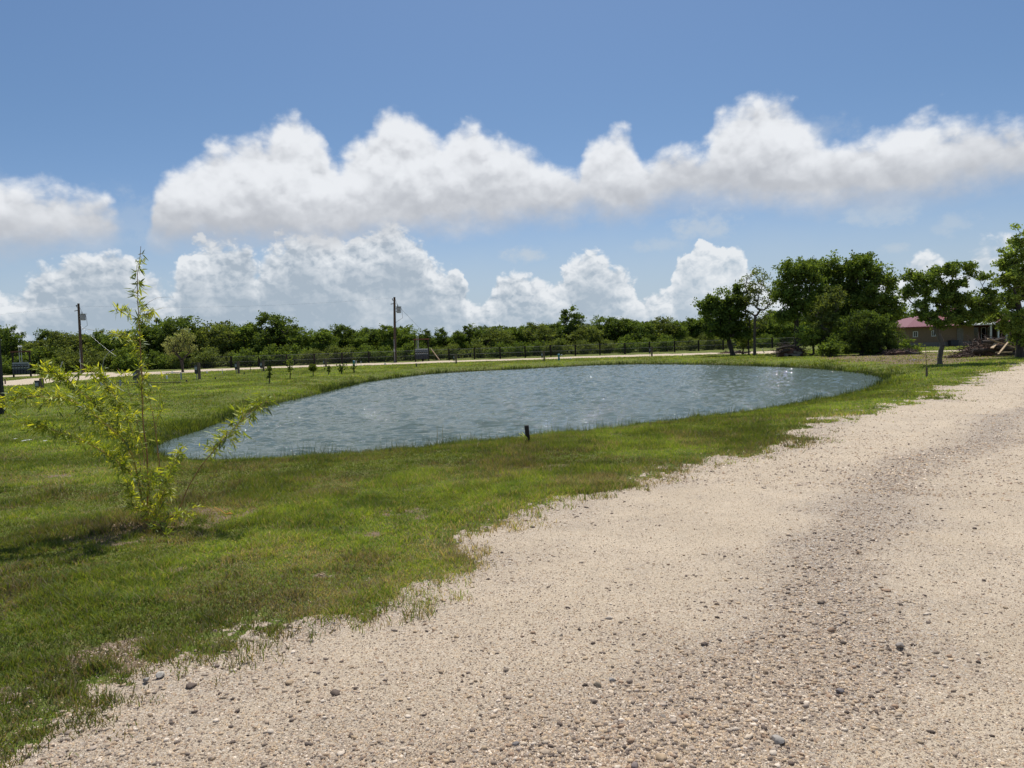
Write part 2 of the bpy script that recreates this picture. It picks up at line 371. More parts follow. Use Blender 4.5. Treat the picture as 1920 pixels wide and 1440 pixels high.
class MB:
    def __init__(s): s.v = []; s.f = []; s.c = []
    def add(s, V, F, col=None):
        b = len(s.v); s.v += [tuple(map(float, p)) for p in V]; s.f += [tuple(b + i for i in f) for f in F]
        if col is not None: s.c += [tuple(col)] * len(V)
    def box(s, c, size, rot=None, col=None, taper=1.0):
        x, y, z = [k / 2 for k in size]
        P = [Vector((i * x * (taper if k > 0 else 1), j * y * (taper if k > 0 else 1), k * z)) for k in (-1, 1) for j in (-1, 1) for i in (-1, 1)]
        if rot is not None:
            P = [rot @ p for p in P]
        P = [p + Vector(c) for p in P]
        s.add(P, [(0, 2, 3, 1), (4, 5, 7, 6), (0, 1, 5, 4), (2, 6, 7, 3), (0, 4, 6, 2), (1, 3, 7, 5)], col)
    def beam(s, a, b, w, h=None, col=None):
        a, b = Vector(a), Vector(b); d = b - a
        q = d.to_track_quat('Z', 'Y').to_matrix()
        s.box((a + b) / 2, (w, h or w, d.length), q, col)
    def tube(s, pts, rad, n=6, col=None, cap=True):
        pts = [Vector(p) for p in pts]
        if not hasattr(rad, '__len__'): rad = [rad] * len(pts)
        V = []; F = []
        for i, p in enumerate(pts):
            d = (pts[min(i + 1, len(pts) - 1)] - pts[max(i - 1, 0)])
            if d.length < 1e-9: d = Vector((0, 0, 1))
            d.normalize()
            ref = Vector((1, 0, 0)) if abs(d.x) < 0.9 else Vector((0, 1, 0))
            u = d.cross(ref).normalized(); w = d.cross(u)
            for k in range(n):
                a = 2 * math.pi * k / n
                V.append(p + (u * math.cos(a) + w * math.sin(a)) * rad[i])
        for i in range(len(pts) - 1):
            for k in range(n):
                F.append((i * n + k, i * n + (k + 1) % n, (i + 1) * n + (k + 1) % n, (i + 1) * n + k))
        if cap:
            F.append(tuple(range(n - 1, -1, -1))); F.append(tuple((len(pts) - 1) * n + k for k in range(n)))
        s.add(V, F, col)
    def build(s, name, mat, parent=None, smooth=False):
        me = bpy.data.meshes.new(name); me.from_pydata(s.v, [], s.f)
        if s.c:
            a = me.color_attributes.new('Col', 'FLOAT_COLOR', 'POINT')
            cc = np.ones((len(s.v), 4), dtype=np.float32); cc[:, :3] = np.array(s.c)
            a.data.foreach_set('color', cc.ravel())
        if smooth: me.polygons.foreach_set('use_smooth', np.ones(len(me.polygons), dtype=bool))
        me.materials.append(mat); me.update()
        o = bpy.data.objects.new(name, me); C.objects.link(o)
        if parent: o.parent = parent
        return o
def tag(o, label=None, cat=None, group=None, kind=None):
    if label: o['label'] = label
    if cat: o['category'] = cat
    if group: o['group'] = group
    if kind: o['kind'] = kind
    return o
def empty(name, loc=(0, 0, 0), rz=0.0):
    o = bpy.data.objects.new(name, None); C.objects.link(o); o.location = loc; o.rotation_euler = (0, 0, rz)
    o.empty_display_size = 0.2
    return o
def copy_tree(o, parent=None):
    c = o.copy(); C.objects.link(c)
    if parent: c.parent = parent
    for ch in list(o.children):
        copy_tree(ch, c)
    return c

# ------------------------------------------------------------------ numpy noise
_perm = rng.random((256, 256)).astype(np.float32)
def vnoise(x, y):
    xi = np.floor(x).astype(int); yi = np.floor(y).astype(int)
    fx = x - xi; fy = y - yi
    fx = fx * fx * (3 - 2 * fx); fy = fy * fy * (3 - 2 * fy)
    a = _perm[xi % 256, yi % 256]; b = _perm[(xi + 1) % 256, yi % 256]
    c = _perm[xi % 256, (yi + 1) % 256]; d = _perm[(xi + 1) % 256, (yi + 1) % 256]
    return (a * (1 - fx) + b * fx) * (1 - fy) + (c * (1 - fx) + d * fx) * fy
def fbm(x, y, s, o=4):
    r = 0; a = 0.5; t = 0
    for i in range(o):
        r = r + a * vnoise(x * s + 17.3 * i + 500, y * s + 9.1 * i + 500); t += a; a *= 0.55; s *= 2.1
    return r / t
def sstep(x, a, b):
    t = np.clip((x - a) / (b - a), 0, 1); return t * t * (3 - 2 * t)
def seg_dist(x, y, P):
    d = np.full(x.shape, 1e9)
    n = len(P)
    for i in range(n):
        ax_, ay_ = P[i]; bx_, by_ = P[(i + 1) % n]
        dx, dy = bx_ - ax_, by_ - ay_; L = dx * dx + dy * dy + 1e-12
        t = np.clip(((x - ax_) * dx + (y - ay_) * dy) / L, 0, 1)
        d = np.minimum(d, np.hypot(x - ax_ - t * dx, y - ay_ - t * dy))
    return d
def inside(x, y, P):
    r = np.zeros(x.shape, bool); n = len(P)
    for i in range(n):
        x1, y1 = P[i]; x2, y2 = P[(i + 1) % n]
        if y1 == y2: continue
        c = ((y1 > y) != (y2 > y)) & (x < (x2 - x1) * (y - y1) / (y2 - y1) + x1)
        r ^= c
    return r
def sdist(x, y, P):           # positive inside
    return np.where(inside(x, y, P), 1, -1) * seg_dist(x, y, P)
def catmull(P, k=5):
    P = np.array(P); n = len(P); out = []
    for i in range(n):
        p0, p1, p2, p3 = P[(i - 1) % n], P[i], P[(i + 1) % n], P[(i + 2) % n]
        for j in range(k):
            t = j / k
            out.append(0.5 * ((2 * p1) + (-p0 + p2) * t + (2 * p0 - 5 * p1 + 4 * p2 - p3) * t * t + (-p0 + 3 * p1 - 3 * p2 + p3) * t ** 3))
    return np.array(out)

# ------------------------------------------------------------------ layout on the ground
WZ = -0.35
shore_px = [(300,832),(372,807),(406,794),(519,757),(575,744),(647,726),(697,715),(800,702),(894,696),(980,692),(1070,687),(1167,683.5),(1299,683.5),(1400,686),(1508,690),(1590,697),(1636,703.5),(1660,713),
            (1617,735),(1535,752),(1400,777),(1336,785),(1224,799),(1130,811),(1040,822),(900,837),(820,846),(700,858),(600,864),(500,868),(400,869),(330,864),(285,852)]
shore = catmull([G(a, b, WZ)[:2] for a, b in shore_px], 4)
road_px = [(-260,1560),(0,1402),(68,1358),(112,1341),(190,1296),(272,1266),(306,1240),(408,1222),(476,1188),(590,1160),(713,1140),(760,1120),(730,1105),(813,1085),(880,1058),(830,1030),(870,1005),(963,985),(985,960),(1120,925),(1200,905),(1300,870),(1400,841),(1490,822),(1530,801),(1590,782),(1652,763),(1725,749),(1775,751),(1735,738),(1763,724),(1806,722),(1850,694),(1885,696),(1885,688),(1920,680),(2000,664)]
road = [tuple(G(a, b)[:2]) for a, b in road_px]
road += [(80.0, 60.0), (80.0, -30.0), (-20.0, -30.0), (-12.0, 0.0)]
def strip(up, lo): return [tuple(G(a, b)[:2]) for a, b in up] + [tuple(G(a, b)[:2]) for a, b in reversed(lo)]
lane = strip([(-120,717),(12,714),(52,710),(125,706.2),(208,701),(300,696.3),(400,691.6),(500,687.8),(600,683.8),(700,681),(840,676.4),(1000,671.6),(1163,666),(1340,661),(1480,657)],
             [(-120,733),(12,723.5),(52,721),(125,715.5),(208,707.5),(300,701.5),(400,696),(500,691),(600,687.5),(700,684.5),(840,679.4),(1000,674.6),(1163,669.6),(1340,664.4),(1480,662)])
lane2 = strip([(-120,711),(6,704.5),(146,698.6),(215,698)], [(-120,714),(6,707.2),(146,701.6),(215,701.5)])
lane3 = strip([(1700,658.5),(1760,657.2),(1830,656),(1960,652)], [(1700,661.2),(1760,660),(1830,659),(1960,656)])
soil_px = [(1528,668),(1600,665),(1690,664),(1790,661),(1860,664),(1850,672),(1790,682),(1700,684),(1620,679),(1560,674)]
soilP = [tuple(G(a, b)[:2]) for a, b in soil_px]
soil_spots = [(G(378, 966)[:2], 0.42), (G(190, 1003)[:2], 0.40), (G(240, 988)[:2], 0.40), (G(275, 980)[:2], .35), (G(470, 958)[:2], 0.22), (G(330, 1068)[:2], 0.10), (G(60, 910)[:2], 0.12), (G(120, 890)[:2], .3), (G(760, 960)[:2], .18),
              (G(200, 1234)[:2], 0.24), (G(232, 1222)[:2], 0.16), (G(600, 1080)[:2], 0.08), (G(930, 945)[:2], .15), (G(15, 1300)[:2], .12), (G(700, 1002)[:2], .12), (G(990, 836)[:2], .22), (G(800, 972)[:2], .14), (G(1040,876)[:2],.35), (G(560,985)[:2],.14)]
def height(x, y, dshore):            # dshore positive inside the pond
    out = -dshore
    bw = 3.0
    z = WZ + (0 - WZ) * sstep(out, -1.2, bw) * 1.0
    base = WZ + (0 - WZ) * sstep(np.array([0.0]), -1.2, bw)[0]
    z = np.where(out > 0, WZ + (0 - WZ) * (1 - (1 - np.clip(out / bw, 0, 1)) ** 2), WZ - np.minimum(0.9, -out * 0.22))
    und = (fbm(x, y, 0.25, 3) - 0.5) * 0.10 + (fbm(x, y, 1.6, 3) - 0.5) * 0.035
    return z + und * sstep(out, 0.4, 3.5) * sstep(np.hypot(x, y), 0, 6) * sstep(np.hypot(x, y), 300, 60)
def roadness(x, y):                  # metres inside the road, with ragged edge
    s = sdist(x, y, road)
    r = np.hypot(x, y)
    return s + ((fbm(x, y, 1.7, 5) - 0.5) * 1.35 + (fbm(x, y, 8.0, 3) - 0.5) * 0.65) * np.clip(r / 10, 0.35, 1.6), s
def soilness(x, y):
    s = sstep(sdist(x, y, soilP) + (fbm(x, y, 0.8, 4) - 0.5) * 4, -0.8, 0.8) * 0.8
    for (c, r) in soil_spots:
        d = np.hypot(x - c[0], (y - c[1]) * 1.0)
        s = np.maximum(s, sstep(d / r + (fbm(x, y, 5.0, 4) - 0.5) * 2.6, 1.3, 0.3) * .9)
    return s
def bandness(x, y, s):               # 1 where loose stones collect, 0 in the packed wheel tracks
    w = (fbm(x, y, 0.5, 4) - 0.5) * 1.1
    q = s + w
    b = 0.45 * np.exp(-((q - 0.1) / 0.4) ** 2) + 0.95 * np.exp(-((q - 2.55) / 0.42) ** 2) + 0.7 * sstep(q, 4.2, 5.2) + 0.5 * sstep(np.hypot(x, y), 4.0, 2.8) * (q < 2.5)
    return np.clip(b + (fbm(x, y, 3.0, 4) - 0.5) * 0.6 + 0.05, 0, 1)

# polar sheet round the camera, finer where the photograph looks
aF = np.linspace(R(-42), R(42), 760)
aB = np.linspace(R(42), R(318), 90)[1:-1]
ang = np.concatenate([aF, aB])
rad = np.concatenate([[0.0], 1.0 / np.linspace(1 / 1.2, 1 / 120.0, 640), [150, 220, 400, 900, 2500, 6000, 12000]])
rad = np.concatenate([rad[:1], rad[1:641]] + [rad[641:]])
# refine far rings: 1/r spacing is coarse beyond 40 m
rr = rad[rad < 14]; rad = np.concatenate([rr, np.arange(rr[-1] * 1.01, 45, 0.16), np.arange(45, 110, 0.35), [115, 130, 160, 220, 400, 900, 2500, 6000, 12000]])
nA, nR = len(ang), len(rad)
AA, RR = np.meshgrid(ang, rad)
gx = RR * np.sin(AA); gy = RR * np.cos(AA)
ds = sdist(gx, gy, shore)
gz = height(gx, gy, ds)
rn, rs_raw = roadness(gx, gy)
gz = gz + np.where(rn > 0, (fbm(gx, gy, 4.0, 4) - 0.5) * 0.03 * sstep(RR, 40, 10), 0)
lane_s = np.maximum(np.maximum(sdist(gx, gy, lane), sdist(gx, gy, lane2)), sdist(gx, gy, lane3)) + (fbm(gx, gy, 0.8, 3) - 0.5) * 0.5
V = np.stack([gx, gy, gz], -1).reshape(-1, 3)
i, j = np.meshgrid(np.arange(nR - 1), np.arange(nA), indexing='ij')
j2 = (j + 1) % nA
Q = np.stack([i * nA + j, (i + 1) * nA + j, (i + 1) * nA + j2, i * nA + j2], -1).reshape(-1, 4)[:, ::-1]
rnf = rn.ravel()[Q].mean(1); laf = lane_s.ravel()[Q].mean(1)
isroad = rnf > 0; islane = (laf > 0) & ~isroad
def sub(mask, name, mat, attrs, kind_label):
    q = Q[mask]; used, inv = np.unique(q.ravel(), return_inverse=True)
    return tag(bulk(name, V[used], [inv.reshape(-1, 4)], mat, attrs={k: a.ravel()[used] for k, a in attrs.items()}, smooth=True), kind_label, None, None, 'structure')
band = bandness(gx, gy, rs_raw)
soil = soilness(gx, gy)
sub(~isroad & ~islane, 'lawn', MAT['lawn'], {'soil': soil, 'wet': sstep(ds + (fbm(gx, gy, 1.1, 3) - .5) * .8, -.75, -.2)}, 'mown green lawn sloping down to the pond')
sub(isroad, 'gravel_road', MAT['gravel'], {'band': band}, 'wide pale gravel road in the foreground')
sub(islane, 'gravel_lane', MAT['gravel'], {'band': band * 0.3}, 'narrow pale gravel lane beyond the pond along the fence')
def waves(x, y):
    r_ = np.random.default_rng(9); z = 0
    amp = 0.75 + 0.7 * fbm(x, y, 0.22, 3)
    for k in range(40):
        lam = 0.22 * (0.50 / 0.22) ** r_.random(); th = R(95) + r_.normal(0, .38); ph = r_.uniform(0, 6.28)
        kx, ky = math.cos(th) * 2 * math.pi / lam, math.sin(th) * 2 * math.pi / lam
        env = 0.6 + .8 * fbm(x + k * 31, y + k * 17, 1.1, 2)
        z = z + np.sin(kx * x + ky * y + ph) * lam * 0.0056 * env
    z = z * amp
    return z + np.abs(z) * 0.25
lo_, hi_ = shore.min(0) - 1, shore.max(0) + 1
xs = np.arange(lo_[0], hi_[0], .085)
ys = [lo_[1]]
while ys[-1] < hi_[1]: ys.append(ys[-1] + max(.05, ys[-1] * .0030))
wx, wy = np.meshgrid(xs, np.array(ys)); wd_ = sdist(wx, wy, shore)
wz = WZ + waves(wx, wy) * sstep(wd_, -.1, 1.2)
nY, nX = wx.shape; i, j = np.meshgrid(np.arange(nY - 1), np.arange(nX - 1), indexing='ij')
Qw = np.stack([i * nX + j, i * nX + j + 1, (i + 1) * nX + j + 1, (i + 1) * nX + j], -1).reshape(-1, 4)
Qw = Qw[wd_.ravel()[Qw].max(1) > -.45]; us, inv = np.unique(Qw.ravel(), return_inverse=True)
Vw = np.stack([wx, wy, wz], -1).reshape(-1, 3)[us]
water = tag(bulk('water', Vw, [inv.reshape(-1, 4)], MAT['water'], smooth=True), 'rippled blue green pond water', None, None, 'structure')

# ------------------------------------------------------------------ grass blades
def scatter(n, rmin, rmax, mode, amax=R(38)):
    a = rng.uniform(-amax, amax, n); u = rng.random(n)
    if mode == 'inv': r = 1 / (1 / rmax + u * (1 / rmin - 1 / rmax))
    elif mode == 'log': r = rmin * (rmax / rmin) ** u
    else: r = np.sqrt(rmin ** 2 + u * (rmax ** 2 - rmin ** 2))
    return r * np.sin(a), r * np.cos(a), r
def blades(name, n, rmin, rmax, mode, two, label):
    x, y, r = scatter(n, rmin, rmax, mode)
    rn_, rs_ = roadness(x, y)
    d = sdist(x, y, shore)
    keep = (d < 0.05)
    so = soilness(x, y)
    patch = fbm(x, y, 2.3, 4)
    lane_d = np.maximum(np.maximum(sdist(x, y, lane), sdist(x, y, lane2)), sdist(x, y, lane3))
    dens = sstep(-rn_ + (fbm(x, y, 7.0, 3) - .5) * .9, -0.30, 0.45) * (1 - 0.80 * so)
    dens = np.maximum(dens, 0.16 * sstep(-rn_, -0.55, 0.0) * (patch > .47))
    dens = dens * (0.72 + 0.28 * sstep(patch, 0.35, 0.6))
    keep &= (rng.random(n) < dens) & (lane_d < -0.1)
    x, y, r, d, rn_, so, patch = [k[keep] for k in (x, y, r, d, rn_, so, patch)]
    n = len(x)
    z = height(x, y, d)
    shoreband = sstep(d, -1.6, -0.1)
    tuft = fbm(x, y, 5.0, 3); tall = fbm(x, y, 0.9, 3)
    edge = sstep(-rn_, 0.9, 0.1)
    h = (0.024 + 0.034 * sstep(tall, 0.45, 0.66) + 0.032 * sstep(tuft, 0.55, 0.75) + 0.008 * edge) * rng.uniform(0.6, 1.35, n)
    h = h * (1 + 1.6 * shoreband * rng.uniform(0.3, 1.3, n)) * (1 + np.clip(r - 8, 0, 60) * 0.004)
    w = np.maximum(0.0022 * rng.uniform(0.7, 1.5, n), r * 0.00052 * rng.uniform(0.7, 1.3, n))
    th = rng.uniform(0, 2 * np.pi, n); lean = rng.uniform(0.15, 1.25, n)
    ca, sa = np.cos(th), np.sin(th)
    ph = rng.uniform(0, 2 * np.pi, n); lx, ly = np.cos(ph) * lean * h, np.sin(ph) * lean * h
    base = np.stack([x, y, z - 0.004], -1); wd = np.stack([ca * w, sa * w, 0 * w], -1)
    mid = base + np.stack([lx * 0.35, ly * 0.35, h * 0.6], -1); tip = base + np.stack([lx, ly, h], -1)
    # colours
    g1 = np.array([0.135, 0.205, 0.032]); g2 = np.array([0.295, 0.345, 0.060]); g3 = np.array([0.085, 0.150, 0.034]); st = np.array([0.42, 0.34, 0.20])
    k = rng.random((n, 1)); pn = fbm(x, y, 0.45, 3)[:, None]; pm = fbm(x, y, 3.1, 3)[:, None]
    c = g1 * (1 - k) + g2 * k
    c = c * (1 - sstep(pm, .5, .72) * .5) + g3 * sstep(pm, .5, .72) * .5
    dry = (0.16 + 0.46 * sstep(fbm(x + 40, y, 1.3, 4), 0.44, 0.64) + 0.25 * edge) * (0.35 + 0.65 * sstep(r, 22, 9)) + 0.3 * so
    dry = dry * (1 - 0.9 * shoreband)
    isdry = (rng.random(n) < dry)[:, None]
    c = np.where(isdry, st * rng.uniform(0.45, 1.0, (n, 1)), c)
    c = c * (0.68 + 0.55 * sstep(pn, .35, .7)) * (0.85 + 0.35 * sstep(patch, .38, .6))[:, None]
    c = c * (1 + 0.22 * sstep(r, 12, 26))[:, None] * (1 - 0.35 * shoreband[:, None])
    if two:
        Vv = np.stack([base - wd, base + wd, mid + wd * 0.75, mid - wd * 0.75, tip], 1).reshape(-1, 3)
        b = np.arange(n)[:, None] * 5
        ps = [b + np.array([[0, 1, 2, 3]]), b + np.array([[3, 2, 4]])]
        cc = np.repeat(c, 5, 0)
    else:
        Vv = np.stack([base - wd, base + wd, tip], 1).reshape(-1, 3)
        ps = [np.arange(n)[:, None] * 3 + np.array([[0, 1, 2]])]; cc = np.repeat(c, 3, 0)
    print(name, n)
    return tag(bulk(name, Vv, ps, MAT['blade'], col=cc), label, 'grass', None, 'stuff')
blades('grass', 620000, 2.2, 9, 'log', True, 'short mown grass with dry blades beside the gravel road')
blades('grass', 620000, 8, 24, 'log', False, 'mown grass around the near side of the pond')
blades('grass', 520000, 22, 84, 'log', False, 'mown grass on the far banks of the pond')

def weeds():
    x, y, r = scatter(260000, 2.3, 16, 'log'); rn_, _ = roadness(x, y); d = sdist(x, y, shore)
    pt = fbm(x + 90, y, 1.1, 4); k = (rn_ < 0.05) & (d < -1.0) & (rng.random(len(x)) < sstep(pt, .50, .66) * .8)
    x, y, r, d, pt = x[k], y[k], r[k], d[k], pt[k]; n = len(x)
    cen = np.stack([x, y, height(x, y, d) + rng.uniform(.012, .045, n)], -1)
    kk = rng.random((n, 1)); col = np.array([.13, .19, .03]) * (1 - kk) + np.array([.27, .30, .05]) * kk
    r_ = np.random.default_rng(4); n_ = n
    V, F, cc = leaf_quads(cen, 1.0, r_, col, 1.5)
    sz = np.repeat(np.maximum(.009, r * .0011), 4)[:, None]; cq = np.repeat(cen, 4, 0); off = (V - cq) * sz; off[:, 2] *= .35
    print('weeds', n)
    tag(bulk('ground_weeds', cq + off, [F], MAT['blade'], col=cc), 'small broad leaved yellow green weeds mixed into the mown grass', 'weeds', None, 'stuff')
LATER = [weeds]
# shore reeds: thin upright stems in the shallow water along the edge
def reeds():
    n = 26000
    P = shore; k = rng.integers(0, len(P), n); t = rng.random(n)[:, None]
    p = P[k] * (1 - t) + P[(k + 1) % len(P)] * t
    L = np.linalg.norm(P[(k + 1) % len(P)] - P[k], axis=1); keep = rng.random(n) < np.clip(L / 2.5, 0.2, 1)
    p = p[keep]; n = len(p)
    cen = P.mean(0); inn = cen - p; inn /= np.linalg.norm(inn, axis=1)[:, None]
    p = p + inn * (rng.exponential(0.16, n)[:, None] - 0.18)
    r = np.hypot(p[:, 0], p[:, 1])
    cl = fbm(p[:, 0], p[:, 1], 0.8, 3)
    h = rng.uniform(0.07, 0.26, n) * (0.5 + 1.3 * sstep(cl, .4, .7)); w = np.maximum(0.002, r * 0.0004)
    th = rng.uniform(0, 6.28, n)
    base = np.column_stack([p, np.full(n, WZ - 0.04)]); wd = np.stack([np.cos(th) * w, np.sin(th) * w, 0 * w], -1)
    tip = base + np.stack([rng.normal(0, .25, n) * h, rng.normal(0, .25, n) * h, h + 0.04], -1)
    V = np.stack([base - wd, base + wd, tip], 1).reshape(-1, 3)
    c = np.array([0.05, 0.075, 0.02]) * rng.uniform(0.5, 1.6, (n, 1))
    tag(bulk('shore_reeds', V, [np.arange(n)[:, None] * 3 + np.array([[0, 1, 2]])], MAT['blade'], col=np.repeat(c, 3, 0)), 'thin dark reeds and grass stems in the shallows along the pond edge', 'reeds', None, 'stuff')
reeds()

# ------------------------------------------------------------------ loose stones
def ico():
    p = (1 + 5 ** .5) / 2
    v = np.array([(-1, p, 0), (1, p, 0), (-1, -p, 0), (1, -p, 0), (0, -1, p), (0, 1, p), (0, -1, -p), (0, 1, -p), (p, 0, -1), (p, 0, 1), (-p, 0, -1), (-p, 0, 1)]) / math.hypot(1, p)
    f = np.array([(0, 11, 5), (0, 5, 1), (0, 1, 7), (0, 7, 10), (0, 10, 11), (1, 5, 9), (5, 11, 4), (11, 10, 2), (10, 7, 6), (7, 1, 8), (3, 9, 4), (3, 4, 2), (3, 2, 6), (3, 6, 8), (3, 8, 9), (4, 9, 5), (2, 4, 11), (6, 2, 10), (8, 6, 7), (9, 8, 1)])
    return v, f
def sub_ico(v, f):
    v = list(map(tuple, v)); cache = {}; out = []
    def mid(a, b):
        k = (min(a, b), max(a, b))
        if k not in cache:
            m_ = np.array(v[a]) + np.array(v[b]); m_ /= np.linalg.norm(m_); cache[k] = len(v); v.append(tuple(m_))
        return cache[k]
    for a, b, c in f:
        ab, bc, ca = mid(a, b), mid(b, c), mid(c, a)
        out += [(a, ab, ca), (b, bc, ab), (c, ca, bc), (ab, bc, ca)]
    return np.array(v), np.array(out)
OCT = (np.array([(1, 0, 0), (0, 1, 0), (-1, 0, 0), (0, -1, 0), (0, 0, 1.)]), np.array([(0, 1, 4), (1, 2, 4), (2, 3, 4), (3, 0, 4)]))
STC = np.array([(.42, .36, .29), (.54, .47, .38), (.30, .26, .22), (.60, .54, .45), (.36, .27, .20), (.21, .18, .16), (.74, .69, .61), (.14, .115, .10), (.46, .41, .36), (.38, .33, .28), (.56, .46, .33), (.50, .42, .31), (.44, .36, .27)])
def stones(name, n, rmin, rmax, mode, smin, smax, base, label, pw=2.2, floor=0.12):
    x, y, r = scatter(n, rmin, rmax, mode)
    rn_, rs_ = roadness(x, y)
    b = bandness(x, y, rs_)
    pr = (floor + (1 - floor) * b ** 1.3) * (rn_ > 0) + 0.10 * (rn_ > -0.5) * (rn_ <= 0) + 0.5 * (soilness(x, y) > .6) * (rn_ < 0) * (r < 6) * (x < -1)
    k = rng.random(n) < pr
    x, y, r, rn_ = x[k], y[k], r[k], rn_[k]; n = len(x)
    z = height(x, y, sdist(x, y, shore)) + (fbm(x, y, 4.0, 4) - 0.5) * 0.03 * sstep(r, 40, 10) * (rn_ > 0)
    s = smin + (smax - smin) * rng.random(n) ** pw
    s = np.maximum(s, r * 0.0006)
    v, f = base
    dv = v[None] * (1 + rng.uniform(-0.34, 0.30, (n, len(v), 1)))
    sc3 = np.stack([s * rng.uniform(.7, 1.3, n), s * rng.uniform(.5, 1.0, n), s * rng.uniform(.35, .75, n) * (1.35 if len(base[0]) < 8 else 1)], -1)[:, None]
    dv = dv * sc3
    a = rng.uniform(0, 6.28, n); ca, sa = np.cos(a)[:, None], np.sin(a)[:, None]
    X_ = dv[..., 0] * ca - dv[..., 1] * sa; Y_ = dv[..., 0] * sa + dv[..., 1] * ca
    P = np.stack([X_ + x[:, None], Y_ + y[:, None], dv[..., 2] + (z + s * 0.12)[:, None]], -1).reshape(-1, 3)
    F = (np.arange(n)[:, None, None] * len(v) + f[None]).reshape(-1, f.shape[1])
    c = STC[rng.integers(0, len(STC), n)] * rng.uniform(.75, 1.1, (n, 1)) * np.array([1.12, 1.01, .90])
    print(name, n)
    return tag(bulk(name, P, [F], MAT['stone'], col=np.repeat(c, len(v), 0)), label, 'gravel', None, 'stuff')
I0 = ico(); I1 = sub_ico(*I0)
stones('gravel', 700000, 2.3, 14, 'inv', 0.0018, 0.0085, OCT, 'fine loose gravel on the near road surface', 2.4, 0.42)
stones('gravel', 62000, 2.3, 16, 'log', 0.0055, 0.019, I0, 'small loose pebbles on the near road surface', 2.5, .04)
stones('gravel', 900, 2.4, 12, 'log', 0.013, 0.028, I1, 'larger rounded stones lying on the near road surface', 2.6, .04)
stones('gravel', 170000, 9, 45, 'log', 0.007, 0.022, OCT, 'loose gravel on the far stretch of the road', 2.2, .3)
def rock(px, py, s, col, label):
    p = G(px, py); v, f = sub_ico(*I1)
    r_ = np.random.default_rng(int(px))
    q = v * (1 + 0.22 * (fbm(v[:, 0] * 1.3 + px, v[:, 1] * 1.3 + v[:, 2] * 1.7, 1.5, 3) - 0.5)[:, None] * 2) * np.array([s, s * .75, s * .55])
    # cut facets
    for _ in range(5):
        d = r_.normal(size=3); d /= np.linalg.norm(d); t_ = (q @ d) - s * 0.45; q = q - np.outer(np.clip(t_, 0, None), d)
    o = bulk('rock', q, [f], MAT['stone'], col=np.tile(col, (len(q), 1)))
    o.location = (p[0], p[1], p[2] + s * 0.22); o.rotation_euler = (0, 0, px)
    tag(o, label, 'rock', 'loose rocks on the gravel road')
rock(1120, 1287, 0.027, (.20, .165, .12), 'dark brown angular rock beside a flat grey pebble on the sandy road')
rock(1146, 1277, 0.022, (.38, .35, .31), 'flat grey oval pebble right beside the dark angular rock')
rock(1457, 1391, 0.034, (.42, .38, .33), 'long grey rounded cobble near the bottom edge of the road')
rock(1688, 1212, 0.032, (.33, .29, .25), 'grey angular rock in the stony band right of the sandy track')
rock(1574, 1297, 0.024, (.24, .21, .2), 'dark squarish rock in the stony band near the bottom right')
rock(1243, 1346, 0.022, (.27, .23, .19), 'small dark grey rock left of the stony band')
rock(1190, 1440, 0.03, (.25, .20, .18), 'dark purplish rock cut by the bottom edge of the view')
rock(300, 1267, 0.030, (.58, .53, .45), 'pale rounded rock at the grass edge, right one of two')
rock(274, 1277, 0.024, (.33, .30, .26), 'grey flat rock at the grass edge, left one of two')
rock(968, 1398, 0.022, (.2, .18, .17), 'dark rock on bare sand at the bottom centre')
rock(1053, 1192, 0.014, (.2, .17, .14), 'small dark rock alone in the sandy wheel track')

# ------------------------------------------------------------------ trees
def leaf_quads(cen, size, r_, col, elong=1.7):
    n = len(cen)
    d1 = r_.normal(size=(n, 3)); d1 /= np.linalg.norm(d1, axis=1)[:, None]
    d2 = r_.normal(size=(n, 3)); d2 -= (d2 * d1).sum(1)[:, None] * d1; d2 /= np.linalg.norm(d2, axis=1)[:, None]
    s = (size * r_.uniform(0.6, 1.3, n))[:, None]
    V = np.stack([cen - d1 * s * elong / 2, cen + d2 * s / 2 - d1 * s * .1, cen + d1 * s * elong / 2, cen - d2 * s / 2 - d1 * s * .1], 1).reshape(-1, 3)
    return V, np.arange(n)[:, None] * 4 + np.array([[0, 1, 2, 3]]), np.repeat(col, 4, 0)
LATER[0]()
GREENS = {'dark': ((.034, .054, .013), (.078, .112, .024)), 'mid': ((.045, .072, .014), (.105, .145, .030)), 'light': ((.075, .11, .022), (.16, .21, .045)),
          'olive': ((.052, .070, .020), (.110, .136, .038)), 'pale': ((.10, .115, .05), (.20, .215, .10)), 'yellow': ((.10, .13, .02), (.20, .24, .035))}
